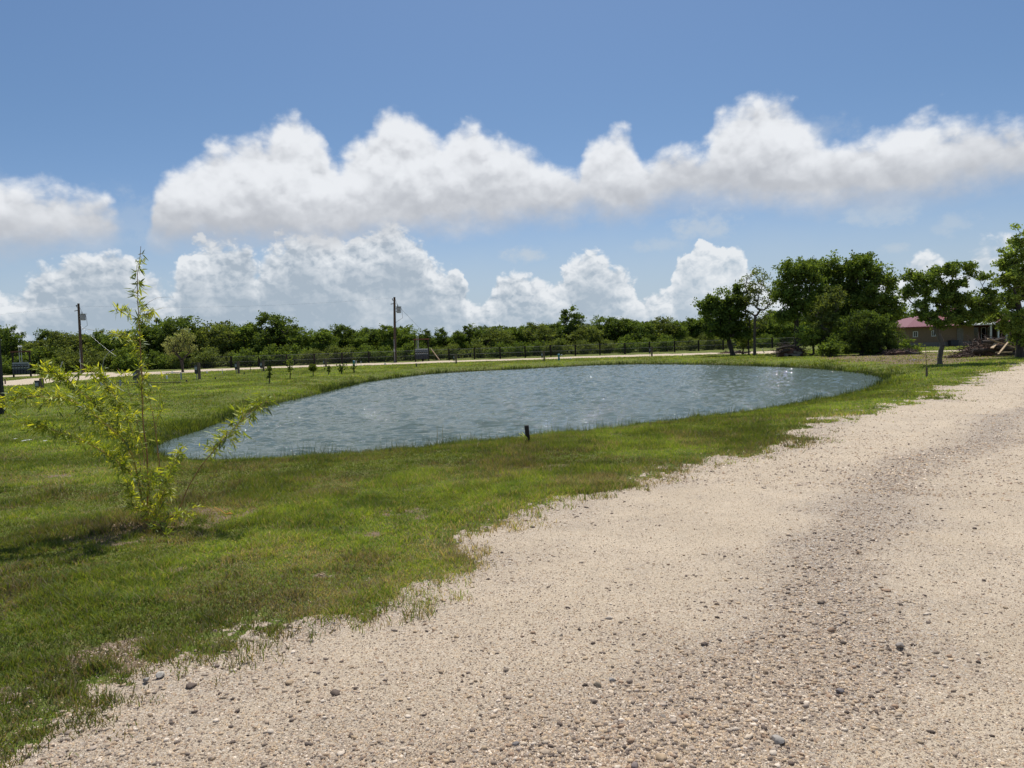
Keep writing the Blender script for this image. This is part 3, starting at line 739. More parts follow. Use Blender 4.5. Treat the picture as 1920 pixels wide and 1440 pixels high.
def make_tree(name, lobes, seed, trunk_r, tone='mid', nclump=60, clump_r=0.45, nleaf=4500, leaf=0.14, fork=0.35, bark='bark', lean=(0, 0), stems=1, shell=0.55, twig=1.0):
    """lobes: (x,y,z,rx,ry,rz) in metres from the base. Returns an Empty with trunk and crown."""
    r_ = np.random.default_rng(seed)
    root = empty(name)
    vol = np.array([l[3] * l[4] * l[5] for l in lobes]) ** (2 / 3); pi_ = vol / vol.sum()
    cl = []
    while len(cl) < nclump:
        l = lobes[r_.choice(len(lobes), p=pi_)]
        d = r_.normal(size=3); d /= np.linalg.norm(d); rr_ = shell + (1 - shell) * r_.random() if r_.random() < .72 else r_.random() ** .5 * .8
        cl.append((l[0] + d[0] * l[3] * rr_, l[1] + d[1] * l[4] * rr_, max(0.12, l[2] + d[2] * l[5] * rr_)))
    cl = np.array(cl)
    top = cl[:, 2].max(); cx, cy = cl[:, 0].mean(), cl[:, 1].mean()
    zf = top * fork
    nodes = []; par = []
    for s in range(stems):
        o = np.array([0, 0]); ox_, oy_ = (0, 0) if stems == 1 else r_.normal(0, 0.3, 2)
        k = 6; prev = -1
        for i in range(k + 1):
            t = i / k
            p = np.array([ox_ * t + lean[0] * t + (cx * 0.25) * t ** 2 + r_.normal(0, .03) * top * .15 * t, oy_ * t + lean[1] * t + (cy * 0.5) * t ** 2 + r_.normal(0, .03) * top * .15 * t, zf * t])
            nodes.append(p); par.append(prev); prev = len(nodes) - 1
    ends = []
    order = np.argsort(np.linalg.norm((cl - np.array([0, 0, zf])), axis=1))
    for ci in order:
        c = cl[ci]; N = np.array(nodes)
        dd = np.linalg.norm(N - c, axis=1) + 1.5 * np.clip(N[:, 2] - c[2] + 0.15, 0, None) + 0.6 * (N[:, 2] < zf * .55)* zf
        b = int(np.argmin(dd)); a = nodes[b]; L = np.linalg.norm(c - a); k = max(2, min(6, int(L / 0.4)))
        prev = b
        for i in range(1, k + 1):
            t = i / k; p = a * (1 - t) + c * t
            p = p + np.array([0, 0, math.sin(t * math.pi) * -0.08 * L]) + r_.normal(0, 0.035 * L, 3) * (i < k)
            nodes.append(p); par.append(prev); prev = len(nodes) - 1
        ends.append(prev)
    cnt = np.zeros(len(nodes))
    for e in ends:
        k = e
        while k >= 0: cnt[k] += 1; k = par[k]
    rad_ = trunk_r * (np.maximum(cnt, .6) / max(1, len(ends) / stems)) ** 0.46
    rad_ = np.maximum(rad_, 0.010 * twig)
    tm = MB()
    for k, pr in enumerate(par):
        if pr < 0: continue
        flare = 1.35 if par[pr] < 0 else 1.0
        ra = min(rad_[pr], rad_[k] * 1.35) * flare
        tm.tube([nodes[pr], nodes[k]], [ra, rad_[k]], 7 if rad_[k] > 0.05 else 4, cap=False)
    tm.build('trunk', MAT[bark], root, smooth=True)
    lo, hi = [np.array(c) for c in GREENS[tone]]
    wts = r_.uniform(0.5, 1.5, nclump); wts /= wts.sum()
    num = np.maximum(3, (wts * nleaf).astype(int))
    cen = []; cc = []
    for c, m_ in zip(cl, num):
        br = r_.uniform(0.6, 1.5)
        cr_ = clump_r * r_.uniform(.7, 1.25)
        nsub = 5
        sc_ = c + r_.normal(0, 0.55, (nsub, 3)) * cr_ * np.array([1, 1, .6])
        w = r_.integers(0, nsub, m_)
        cen.append(sc_[w] + r_.normal(0, 0.36, (m_, 3)) * cr_ * np.array([1, 1, .75]))
        k = r_.random((m_, 1))
        cc.append((lo * (1 - k) + hi * k) * 1.85 * br ** .7)
    cen = np.concatenate(cen); cc = np.concatenate(cc)
    cen[:, 2] = np.maximum(cen[:, 2], 0.05)
    Vv, F, cc = leaf_quads(cen, leaf, r_, cc)
    bulk('crown', Vv, [F], MAT['leaf'], root, col=cc)
    return root
def px_tree(name, px, D, lobes_px, **kw):
    """a tree at distance D under pixel column px; lobes given where the photograph shows them: (cx, cy, rx, ry[, depth shift])"""
    # base: ground point on column px at distance D
    lo_, hi_ = 560.0, 1400.0
    for _ in range(60):
        m_ = (lo_ + hi_) / 2
        if at(px, m_, D)[2] > 0: lo_ = m_
        else: hi_ = m_
    b = at(px, lo_, D); L = []
    for l in lobes_px:
        dy = l[4] if len(l) > 4 else 0.0
        c = at(l[0], l[1], D + dy); sc_ = (D + dy) / FPX
        L.append((c[0] - b[0], dy, c[2], l[2] * sc_, max(l[2], l[3]) * sc_ * 0.9, l[3] * sc_))
    o = make_tree(name, L, **kw)
    o.location = (b[0], b[1], -0.02)
    return o
# --- right hand group
G1 = 'trees at the right end of the pond'
tag(px_tree('oak_tree', 1374, 66, [(1345,592,30,34),(1372,570,26,34),(1336,572,18,18),(1388,612,16,26),(1352,622,24,14)], seed=11, trunk_r=.20, tone='dark', nclump=95, clump_r=.5, nleaf=15000, leaf=.15, fork=.28, lean=(-.3, 0)), 'dense dark rounded tree at the left end of the right hand group', 'tree', G1)
tag(px_tree('tall_sparse_tree', 1415, 65, [(1418,526,28,24),(1402,560,22,26),(1442,556,20,28),(1425,600,16,20)], seed=12, trunk_r=.12, tone='olive', nclump=100, clump_r=.36, nleaf=2600, leaf=.10, fork=.46, bark='bark_pale', twig=1.5), 'tall thin tree with nearly bare forked limbs beside the dense dark tree', 'tree', G1)
tag(px_tree('young_tree', 1404, 66, [(1400,600,12,24),(1404,560,12,20)], seed=13, trunk_r=.07, tone='olive', nclump=26, clump_r=.3, nleaf=1100, leaf=.10, fork=.4), 'thin pale stem close left of the tall sparse tree', 'tree', G1)
tag(px_tree('leafy_tree', 1494, 60, [(1488,508,28,22),(1474,545,22,26),(1500,560,26,30),(1478,592,18,14),(1520,520,24,24)], seed=14, trunk_r=.17, tone='mid', nclump=150, clump_r=.42, nleaf=15000, leaf=.12, fork=.42), 'leafy tree with a dark upright trunk in front of the tallest crowns', 'tree', G1)
tag(px_tree('broad_tree', 1556, 63, [(1546,502,40,26),(1570,540,46,40),(1540,575,38,40),(1580,598,42,34)], seed=15, trunk_r=.20, tone='mid', nclump=210, clump_r=.44, nleaf=27000, leaf=.125, fork=.3), 'tallest broad green tree in the middle of the right hand group', 'tree', G1)
tag(px_tree('broad_tree', 1632, 62, [(1618,500,38,26),(1645,535,32,34),(1655,585,36,40),(1612,560,38,44)], seed=16, trunk_r=.20, tone='mid', nclump=210, clump_r=.44, nleaf=26000, leaf=.125, fork=.3), 'broad darker green tree at the right end of the tall crowns', 'tree', G1)
tag(px_tree('juniper_bush', 1615, 55, [(1612,612,36,34),(1650,622,34,34),(1585,640,30,24),(1640,650,44,20)], seed=17, trunk_r=.12, tone='dark', nclump=170, clump_r=.36, nleaf=26000, leaf=.085, fork=.15, stems=3), 'large dark fine leaved bush in front of the tall trees', 'bush', G1)
tag(px_tree('grey_stem_tree', 1540, 57, [(1545,590,26,28),(1560,560,22,24),(1535,625,22,24)], seed=18, trunk_r=.09, tone='olive', nclump=70, clump_r=.32, nleaf=7000, leaf=.10, fork=.3, bark='bark_pale', stems=3), 'grey stemmed small tree left of the large dark bush', 'tree', G1)
tag(px_tree('shrub', 1518, 57, [(1518,632,20,18),(1506,622,12,14)], seed=19, trunk_r=.05, tone='light', nclump=36, clump_r=.3, nleaf=2600, leaf=.10, fork=.1, stems=3), 'yellow green shrub at the foot of the upright trunk', 'shrub', G1)
tag(px_tree('shrub', 1558, 54, [(1560,652,26,13)], seed=20, trunk_r=.04, tone='mid', nclump=36, clump_r=.26, nleaf=2500, leaf=.09, fork=.1, stems=4), 'low green shrub at the left foot of the large dark bush', 'shrub', G1)
tag(px_tree('shrub', 1704, 58, [(1702,648,14,16),(1712,656,12,10)], seed=21, trunk_r=.04, tone='light', nclump=34, clump_r=.26, nleaf=2000, leaf=.09, fork=.1, stems=4), 'light green shrub at the left corner of the house', 'shrub', G1)
tag(px_tree('shrub', 1396, 68, [(1398,640,16,12)], seed=22, trunk_r=.04, tone='olive', nclump=20, clump_r=.3, nleaf=1200, leaf=.10, fork=.1, stems=3), 'small dull shrub under the tall sparse tree', 'shrub', G1)
# --- tree before the house
tag(px_tree('shade_tree', 1762, 36.6, [(1708,522,16,14),(1728,538,26,22),(1752,516,26,16),(1786,502,36,13),(1822,510,16,10),(1842,516,10,10),(1782,536,34,16),(1728,568,20,12),(1768,560,30,16),(1700,548,16,16),(1738,592,30,14),(1790,585,34,14),(1855,545,14,16),(1862,572,20,14),(1830,562,30,16),(1812,598,36,12),(1760,604,28,10),(1795,560,30,18),(1845,585,22,12)],
        seed=31, trunk_r=.115, tone='mid', nclump=290, clump_r=.20, nleaf=28000, leaf=.075, fork=.22, bark='bark_pale', shell=.3, lean=(0, 0)), 'spreading tree with forked trunk standing in front of the red roofed house', 'tree', G1)
tag(px_tree('tall_tree', 1912, 42, [(1898,462,24,26),(1920,440,26,24),(1888,512,24,34),(1930,520,40,50),(1895,560,26,30),(1872,590,34,14),(1838,592,26,10),(1905,600,30,26),(1918,635,22,20),(1890,610,24,16)],
        seed=32, trunk_r=.19, tone='light', nclump=230, clump_r=.24, nleaf=24000, leaf=.08, fork=.42, bark='bark', shell=.35), 'tall light green tree cut off by the right edge of the view', 'tree', G1)
tag(px_tree('shrub', 1916, 45, [(1914,640,10,14)], seed=33, trunk_r=.04, tone='light', nclump=24, clump_r=.2, nleaf=1400, leaf=.07, fork=.1, stems=3), 'low shrub at the right end of the wood pile', 'shrub', G1)

# --- wood behind the fence: prototypes, then one copy per tree
protos = []
def proto(seed, lobes, **kw):
    o = make_tree('woodland_tree', lobes, seed, **kw); protos.append(o); return o
proto(101, [(0,0,3.6,2.1,2.1,1.7),(.9,0,2.6,1.5,1.5,1.3),(-1,.2,2.4,1.5,1.5,1.3)], trunk_r=.17, tone='dark', nclump=75, clump_r=.55, nleaf=9500, leaf=.145, fork=.25)
proto(102, [(0,0,3.2,1.8,1.8,2.1),(.5,0,4.6,1.2,1.2,1.0),(-.6,0,1.9,1.5,1.5,1.1)], trunk_r=.16, tone='mid', nclump=75, clump_r=.5, nleaf=9000, leaf=.14, fork=.25)
proto(103, [(0,0,3.9,1.5,1.5,1.5),(1.3,0,3.0,1.3,1.3,1.1),(-1.3,0,3.2,1.3,1.3,1.2),(0,0,2.0,2.0,1.6,1.1)], trunk_r=.16, tone='mid', nclump=90, clump_r=.42, nleaf=8500, leaf=.135, fork=.3)
proto(104, [(0,0,2.3,2.4,2.2,1.9),(.8,0,1.2,2.0,1.8,1.0)], trunk_r=.14, tone='olive', nclump=80, clump_r=.5, nleaf=8500, leaf=.13, fork=.2, stems=3)
proto(105, [(0,0,4.6,1.3,1.3,1.2),(-.8,0,3.3,1.1,1.1,1.0),(.8,0,3.6,1.2,1.2,.9),(0,0,1.8,1.4,1.4,1.0)], trunk_r=.14, tone='dark', nclump=70, clump_r=.38, nleaf=5500, leaf=.13, fork=.4)
proto(106, [(0,0,1.1,1.7,1.4,1.0),(1,0,.8,1.2,1.0,.7)], trunk_r=.06, tone='mid', nclump=50, clump_r=.4, nleaf=5000, leaf=.11, fork=.15, stems=4)
proto(107, [(0,0,1.3,1.9,1.5,1.1),(-1,0,.9,1.4,1.2,.8)], trunk_r=.06, tone='olive', nclump=50, clump_r=.42, nleaf=5000, leaf=.10, fork=.15, stems=4)
H_ = [5.4, 5.7, 5.4, 4.3, 5.9, 2.2, 2.5]
ORD = ['first', 'second', 'third', 'fourth', 'fifth', 'sixth', 'seventh', 'eighth', 'ninth', 'tenth', 'eleventh', 'twelfth', 'thirteenth', 'fourteenth', 'fifteenth', 'sixteenth', 'seventeenth', 'eighteenth', 'nineteenth', 'twentieth']
def ordw(i):
    if i < 20: return ORD[i]
    tens = ['', '', 'twenty', 'thirty', 'forty', 'fifty', 'sixty', 'seventy'][(i + 1) // 10]; u = (i + 1) % 10
    return tens + (' ' + ORD[u - 1] if u else '') if u else {'twenty': 'twentieth', 'thirty': 'thirtieth', 'forty': 'fortieth', 'fifty': 'fiftieth', 'sixty': 'sixtieth'}[tens]
# crest of the wood where the photograph shows it: (px, top py, kind, extra distance)
crest = [(-15,604,0,2),(22,610,4,0),(58,628,3,0),(92,616,0,2),(125,622,3,1),(160,612,1,3),(188,610,4,1),(212,612,2,0),(240,622,3,2),(272,606,1,3),(300,598,2,4),(338,598,0,2),(372,604,1,4),(405,596,3,3),(434,600,0,5),
         (466,590,1,3),(508,588,0,2),(540,602,4,5),(566,608,2,2),(606,610,1,0),(640,612,0,3),(668,616,2,2),(694,614,0,5),(726,604,1,1),(757,598,2,2),(798,610,4,3),(828,612,4,5),(858,608,1,3),(879,607,4,6),(904,612,0,2),(928,611,3,1),(960,604,1,4),(988,602,2,3),
         (1012,604,3,2),(1040,602,1,3),(1070,575,4,6),(1098,596,3,2),(1130,588,2,5),(1152,592,0,4),(1176,590,1,3),(1206,598,0,1),(1240,592,3,4),(1268,594,2,3),(1298,592,1,5),(1325,588,0,4),(1435,590,2,4),(1450,572,1,8),(1470,600,1,2),(1500,590,0,3),(1530,585,1,4),(1690,588,1,12),(1708,600,0,8),(1738,606,2,12),(1668,590,0,4),(1860,590,0,14),(1800,592,1,16),(1900,585,2,14)]
fenceD = lambda px: 84 + max(0, (px - 600)) / 700 * 8
used = set()
words = {0: 'dense rounded dark', 1: 'tall full green', 2: 'many lobed green', 3: 'low broad olive', 4: 'upright open dark'}
for n_, (px, ty, kd, ex) in enumerate(crest):
    D = fenceD(px) + 7 + ex * 1.2
    top = at(px, ty, D)
    o = protos[kd] if kd not in used else copy_tree(protos[kd])
    used.add(kd)
    s = top[2] / H_[kd] * rng.uniform(.84, 1.08)
    o.location = (top[0], top[1], -0.05); o.rotation_euler = (0, 0, rng.uniform(0, 6.28)); o.scale = (s * rng.uniform(.95, 1.2), s * rng.uniform(.95, 1.2), s)
    side = 'behind the fence' if px < 1340 else 'behind the right hand trees'
    tag(o, f'{ordw(n_)} tree from the left {side}, {words[kd]} crown', 'tree', 'trees of the wood behind the fence')
# undergrowth in front of the wood
ub = [(-5,664),(40,668),(78,650),(118,652),(165,650),(200,656),(232,648),(284,656),(318,662),(352,655),(388,648),(430,658),(462,652),(505,646),(548,645),(590,652),(622,646),(655,648),(690,645),(722,648),(770,640),(815,648),(850,642),(896,640),(935,642),(972,640),(1010,638),(1052,632),(1090,636),(1132,634),(1170,628),(1212,632),(1250,626),(1290,630),(1322,622),(1352,632),(1440,625),(1385,625)]
for n_, (px, ty) in enumerate(ub):
    kd = 5 + (n_ * 7 // 3) % 2
    D = fenceD(px) + 3.0 + (n_ % 3) * .8
    top = at(px, ty, D)
    o = protos[kd] if kd not in used else copy_tree(protos[kd]); used.add(kd)
    s = max(.55, top[2] / H_[kd])
    o.name = 'bush'
    o.location = (top[0], top[1], -0.05); o.rotation_euler = (0, 0, rng.uniform(0, 6.28)); o.scale = (s * 1.15, s, s)
    tag(o, f'{ordw(n_)} bush from the left behind the chain link fence, {"green" if kd == 5 else "olive"}', 'bush', 'bushes just behind the fence')
# far mass of the wood
def far_wood():
    r_ = np.random.default_rng(5); n = 170000
    px = r_.uniform(-250, 2150, n)
    X_ = (px - 960) / FPX; D = np.interp(px, [-250, 600, 1300, 2150], [97, 97, 104, 108]) + r_.uniform(0, 9, n)
    x = X_ * D
    hm = 2.7 + 1.5 * fbm(x, x * 0 + 3, 0.22, 3) + 1.0 * fbm(x, D, .8, 2)
    hm = np.where((px > 772) & (px < 880), hm * .72, hm)
    z = hm * r_.random(n) ** .8
    cen = np.stack([x, D, z], -1)
    lo, hi = [np.array(c) for c in GREENS['dark']]; k = r_.random((n, 1)); cl_ = (0.8 + 1.0 * fbm(x, z * 2, .9, 3))[:, None]
    V, F, cc = leaf_quads(cen, .19, r_, (lo * (1 - k) + hi * k) * cl_)
    tag(bulk('far_wood', V, [F], MAT['leaf'], col=cc), 'dark continuous mass of woodland deep behind the fence', 'wood', None, 'stuff')
far_wood()
# pale bare tree left, this side of the fence
tag(px_tree('mesquite_tree', 343, 72, [(330,640,26,18),(346,628,22,16),(322,655,18,10),(352,650,16,12)], seed=41, trunk_r=.09, tone='pale', nclump=110, clump_r=.28, nleaf=4200, leaf=.075, fork=.3, bark='bark', shell=.2, stems=2, twig=.9), 'small airy pale green tree on the lawn by the gravel lane', 'tree')

# ------------------------------------------------------------------ fence
def fence():
    root = empty('chain_link_fence')
    pts = [(-40,704,1),(22,702,1),(64,700.5,1),(112,698.5,1),(164,697,1),(222,695,1),(276,693.5,1),(329,692,1),(382,690.4,1),(434,689.6,1),(486,688,1),(538,686.5,1),(590,684.2,1),(642,682.3,1),(692,681,1),(743,679.2,1),(793,677.4,1),(842,675.4,1),(890,674,1),(938,672.6,1),(985,671,1),(1033,669.4,1),(1079,667.5,1),(1125,666.2,1),(1172,664,1),(1218,662.3,1),(1265,660.2,1),(1310,658,1),(1356,656.2,1),(1402,654.6,1),(1448,653,1),(1494,651.5,1),(1540,650,1)]
    P = [G(a, b) for a, b, _ in pts]
    # a smooth line
    Y_ = np.array([p[1] for p in P]); k = np.ones(5) / 5; Ys = np.convolve(np.pad(Y_, 2, 'edge'), k, 'valid')
    P = [np.array([(a - 960) / FPX * 0 + p[0] * ys / p[1], ys, 0]) for (a, b, _), p, ys in zip(pts, P, Ys)]
    root.location = P[15]
    o0 = P[15]; P = [p - o0 for p in P]
    H = 1.25
    first = None
    for i_, p in enumerate(P):
        m_ = MB(); m_.box((0, 0, (H + .06) / 2 - .05), (.17, .17, H + .16), taper=.93)
        m_.box((0, 0, H + .075), (.13, .13, .02))
        if first is None:
            first = m_.build('post', MAT['darkwood'], root); o = first
        else:
            o = first.copy(); C.objects.link(o); o.parent = root
        o.location = p; o.rotation_euler = (0, 0, rng.uniform(-.1, .1)); o.scale = (1, 1, rng.uniform(.95, 1.05))
    for z in (H, H * .52):
        m_ = MB()
        for a, b in zip(P[:-1], P[1:]): m_.tube([a + (0, 0, z), b + (0, 0, z)], .015, 5)
        m_.build('rail', MAT['wire'], root)
    # woven wire: diagonals both ways
    Vv = []; Fv = []
    tot = 0
    for a, b in zip(P[:-1], P[1:]):
        L = np.linalg.norm(b - a); d = (b - a) / L; hgt_ = H - .05; st_ = 0.075
        n = int(L / st_)
        for s in (1, -1):
            for q in range(-int(hgt_ / st_), n):
                x0 = q * st_; 
                t0 = max(0, -x0); t1 = min(hgt_, L - x0)
                if t1 <= t0: continue
                z0, z1 = (t0, t1) if s > 0 else (hgt_ - t0, hgt_ - t1)
                p0 = a + d * (x0 + t0); p1 = a + d * (x0 + t1); w = np.array([d[0], d[1], 0]) * .0028
                b_ = len(Vv)
                off = np.array([d[1], -d[0], 0]) * (0.001 * s)
                Vv += [p0 + (0, 0, z0 + .03) - w + off, p0 + (0, 0, z0 + .03) + w + off, p1 + (0, 0, z1 + .03) + w + off, p1 + (0, 0, z1 + .03) - w + off]
                Fv.append((b_, b_ + 1, b_ + 2, b_ + 3))
    bulk('wire_mesh', np.array(Vv), [np.array(Fv)], MAT['wire'], root)
    tag(root, 'long chain link fence with dark posts between gravel lane and wood', 'fence')
fence()

# ------------------------------------------------------------------ utility poles
def util_pole(top, base, D, wire_side, label, lean_px):
    b = at(base[0], base[1], D); b[2] = 0
    t = at(top[0], top[1], D)
    root = empty('utility_pole', (b[0], b[1], 0))
    tp = Vector((t[0] - b[0], 0, t[2]))
    m_ = MB(); m_.tube([(0, 0, -.2), tp * .5, tp], [.17, .145, .115], 10); m_.build('pole', MAT['pole'], root, smooth=False)
    m_ = MB(); c = tp * .80 + Vector((.47, -.05, 0))
    m_.tube([c + Vector((0, 0, -.33)), c + Vector((0, 0, -.30)), c + Vector((0, 0, .28)), c + Vector((0, 0, .34))], [.2, .25, .25, .2], 14)
    m_.box(c + Vector((0, 0, .36)), (.56, .56, .05))
    tr = m_.build('transformer', MAT['grey'], root)
    m_ = MB(); m_.tube([c + Vector((-.1, 0, .36)), c + Vector((-.1, 0, .62))], [.05, .035], 8); m_.build('bushing', MAT['darkgrey'], tr)
    m_ = MB(); m_.box(c + Vector((-.30, 0, .15)), (.22, .10, .08)); m_.build('bracket', MAT['galv'], tr)
    m_ = MB(); m_.box(c + Vector((-.30, 0, -.15)), (.22, .10, .08)); m_.build('bracket', MAT['galv'], tr)
    m_ = MB(); q = tp * .95 + Vector((-.22, 0, 0)); m_.tube([q + Vector((.22, 0, -.06)), q, q + Vector((0, 0, .14))], .03, 6); m_.tube([q + Vector((0, 0, .1)), q + Vector((0, 0, .22))], [.07, .05], 8)
    m_.build('insulator', MAT['darkgrey'], root)
    m_ = MB(); m_.tube([tp * .9 + Vector((-.06, -.1, 0)), tp * .9 + Vector((-.42, -.1, -.05))], .04, 6); m_.build('cutout', MAT['darkgrey'], root)
    m_ = MB(); m_.tube([c + Vector((.26, 0, .3)), c + Vector((.36, 0, -.1)), c + Vector((.40, 0, -.9)), tp * .62 + Vector((.2, 0, 0)), tp * .6 + Vector((.08, 0, 0))], .018, 5)
    m_.tube([tp * .97 + Vector((.1, -.1, 0)), c + Vector((-.1, 0, .6))], .012, 4)
    m_.build('service_cable', MAT['darkgrey'], root)
    m_ = MB(); m_.tube([(.0, -.19, 0), (.0, -.17, 2.6)], .03, 6); m_.box((.0, -.24, 1.35), (.16, .1, .3)); m_.build('conduit', MAT['galv'], root)
    tag(root, label, 'utility pole', 'utility poles along the lane')
    return Vector((b[0], b[1], 0)) + tp
tpA = util_pole((147, 569), (154, 698), 82, 1, 'leaning wooden utility pole with grey transformer, left behind the bamboo', 0)
tpB = util_pole((739.5, 557), (741, 680), 84, 1, 'upright wooden utility pole with grey transformer at the middle of the fence', 0)
def wire(a, b, sag, name, label, r=.012, mat='darkgrey'):
    a, b = Vector(a), Vector(b); pts = []
    for k in range(25):
        t_ = k / 24; p = a.lerp(b, t_); p.z -= sag * 4 * t_ * (1 - t_); pts.append(p)
    m_ = MB(); m_.tube(pts, r, 4); tag(m_.build(name, MAT[mat]), label, 'cable', 'overhead wires')
wire(tpA + Vector((-.22, 0, -.25)), tpB + Vector((-.22, 0, -.1)), .5, 'power_line', 'thin power line between the two utility poles', .004)
wire(tpA + Vector((-.22, 0, -.25)), tpA + Vector((-45, 6, -.3)), .9, 'power_line', 'thin power line leaving the left pole to the left', .004)
wire(tpB + Vector((.05, 0, -.6)), at(793, 622, 92), .0, 'guy_wire', 'guy wire running down to the right of the middle utility pole', .014)
gb = G(166, 702)
wire(tpA + Vector((.05, 0, -2.4)), at(218, 668, 80), .15, 'service_drop', 'pale service cable sagging down from the left utility pole', .010, 'galv')

# ------------------------------------------------------------------ meter racks, hookups, posts, stakes
def meter_rack(px, D, W_, base_z, label, beam=True, lamps=False):
    b = at(px, 690, D); root = empty('meter_rack', (b[0], b[1], 0))
    H = 1.45
    for s in (-1, 1):
        m_ = MB(); m_.box((s * W_ / 2, .08, 1.25 if beam else .75), (.12, .12, 2.6 if beam else 1.6)); m_.build('support_post', MAT['darkwood'], root)
    m_ = MB(); m_.box((0, 0, .85), (W_ * .97, .06, 1.15)); m_.build('back_board', MAT['bluegrey'], root)
    if beam:
        m_ = MB(); m_.box((0, .02, 2.5), (W_ + .3, .14, .14)); m_.build('top_beam', MAT['rust'], root)
    n = 6
    for k in range(n):
        x = -W_ / 2 + W_ * (k + .5) / n
        m_ = MB(); m_.box((x, -.09, 1.02), (W_ / n * .72, .12, .34)); bx = m_.build('meter_box', MAT['grey'], root)
        m_ = MB(); m_.tube([(x, -.15, 1.04), (x, -.23, 1.04)], [.085, .075], 10); m_.build('meter', MAT['glass'], bx)
        m_ = MB(); m_.box((x, -.08, .52), (W_ / n * .66, .1, .42)); m_.build('breaker_box', MAT['darkgrey'], root)
    m_ = MB(); m_.box((0, -.06, 1.36), (W_ * .94, .16, .16)); m_.build('wire_gutter', MAT['grey'], root)
    for x in ((-W_ * .32, -W_ * .22) if not lamps else (-.1, .12)):
        m_ = MB(); m_.tube([(x, -.02, 1.44), (x, -.02, 2.9)], .035, 6); c_ = m_.build('conduit', MAT['galv'], root)
        if lamps:
            m_ = MB(); m_.tube([(x, -.02, 2.9), (x, -.02, 2.95), (x, -.02, 3.03), (x, -.02, 3.08)], [.06, .1, .1, .04], 10); m_.build('weatherhead', MAT['white'], c_)
    tag(root, label, 'meter rack', 'electric meter racks')
meter_rack(792, 84, 1.5, 0, 'blue grey electric meter rack under a rust brown beam, right of middle pole')
meter_rack(40, 74, 1.7, 0, 'grey electric meter rack with two white topped conduits at far left', True, True)
# timber leaning on the fence
m_ = MB(); m_.beam(at(808, 653.5, 83.2), at(824, 675, 82.6), .07, .07); tag(m_.build('plank', MAT['lumber']), 'pale plank leaning against the fence beside the meter rack', 'plank')
m_ = MB(); m_.beam(at(112, 694, 78), at(117, 678, 78.5), .06, .06); tag(m_.build('stake', MAT['galv']), 'pale tilted stake in front of the fence near the left pole', 'stake')
# hookup pedestals and wooden posts on the lawn
def post_pair(px, py, hpx, w1, w2, label):
    b = G(px, py); s = b[1] / FPX; h = hpx * s
    root = empty('hookup_post', b)
    m_ = MB(); m_.box((.12, 0, h / 2 - .05), (.14, .14, h + .1)); m_.box((.12, 0, h + .01), (.11, .11, .02)); m_.build('wooden_post', MAT['wood'], root)
    m_ = MB(); m_.box((-.07, .02, h * .62), (w1, .16, h * .55)); bx = m_.build('panel_box', MAT['darkgrey'], root)
    m_ = MB(); m_.box((-.07, -.07, h * .68), (w1 * .8, .02, h * .2)); m_.build('cover', MAT['grey'], bx)
    m_ = MB(); m_.tube([(-.07, .02, 0), (-.07, .02, h * .4)], .025, 6); m_.build('conduit', MAT['galv'], root)
    tag(root, label, 'hookup post', 'hookup posts along the lane'); return root
post_pair(371, 711, 30, .2, .1, 'largest brown hookup post pair on the lawn, second from the left')
post_pair(257, 722, 30, .24, .1, 'leftmost hookup post standing behind the tall bamboo culm')
post_pair(445, 701, 23, .18, .1, 'brown hookup post on the lawn, third from the left')
post_pair(492, 697, 20, .18, .1, 'brown hookup post close to the lane, fourth from the left')
post_pair(609, 688.5, 15, .12, .1, 'slim brown hookup post behind the round topped sapling')
post_pair(75, 742, 32, .2, .1, 'hookup post partly hidden by the left bamboo foliage')
post_pair(853, 682, 18, .1, .1, 'hookup post at the lane right of the leaning plank')
post_pair(1018, 677, 18, .14, .1, 'hookup post by the lane left of the teal box')
post_pair(1220, 668, 18, .12, .1, 'rightmost hookup post by the lane beyond the pond')
def pedestal(px, py, hpx, mat, label, name='utility_box'):
    b = G(px, py); h = hpx * b[1] / FPX; root = empty(name, b)
    m_ = MB(); m_.box((0, 0, h * .42), (.16, .16, h * .84), taper=.9); m_.build('housing', MAT[mat], root)
    m_ = MB(); m_.tube([(0, 0, h * .84), (0, 0, h * .93), (0, 0, h)], [.13, .12, .05], 8); m_.build('cap', MAT[mat], root)
    tag(root, label, 'utility box', 'small utility boxes')
pedestal(1048, 675.5, 12, 'teal', 'small teal utility box beside the lane beyond the pond')
pedestal(664, 687, 11, 'teal', 'small teal utility box by the lane behind the rightmost sapling')
# white stubs and stakes
stk = [(417,701,9,.05,'white'),(313,711,7,.14,'white'),(323,700,4,.14,'white'),(388,701,5,.14,'white'),(190,723,7,.16,'white'),(226,724,13,.10,'galv'),(340,712,13,.10,'galv'),(350,716,4,.1,'darkgrey'),(337,718,3,.1,'darkgrey'),(404,711,4,.08,'darkgrey'),(458,702,4,.08,'darkgrey'),(470,697,10,.05,'wood'),(668,684,8,.05,'white'),(677,685,8,.05,'white'),(722,684,4,.12,'white'),(1053,667.5,3,.16,'white'),(1070,674,3,.12,'white'),(1223,667,8,.04,'white'),(1280,668,4,.05,'darkgrey'),(781,689,8,.10,'darkgrey'),(10,720,10,.1,'wood')]
desc = {'white': 'white plastic pipe stub', 'galv': 'grey metal stake', 'darkgrey': 'short dark stub', 'wood': 'thin wooden stake'}
for n_, (px, py, hp, w, mt) in enumerate(sorted(stk)):
    b = G(px, py); h = hp * b[1] / FPX; m_ = MB()
    m_.tube([(0, 0, -.05), (0, 0, h * .9), (0, 0, h)], [w * .55, w * .5, w * .35], 8)
    o = m_.build('pipe_stub' if mt in ('white', 'darkgrey') else 'stake', MAT[mt]); o.location = b
    tag(o, f'{desc[mt]}, {ordw(n_)} from the left among stubs along the lane', 'stub', 'stubs and stakes along the lane')
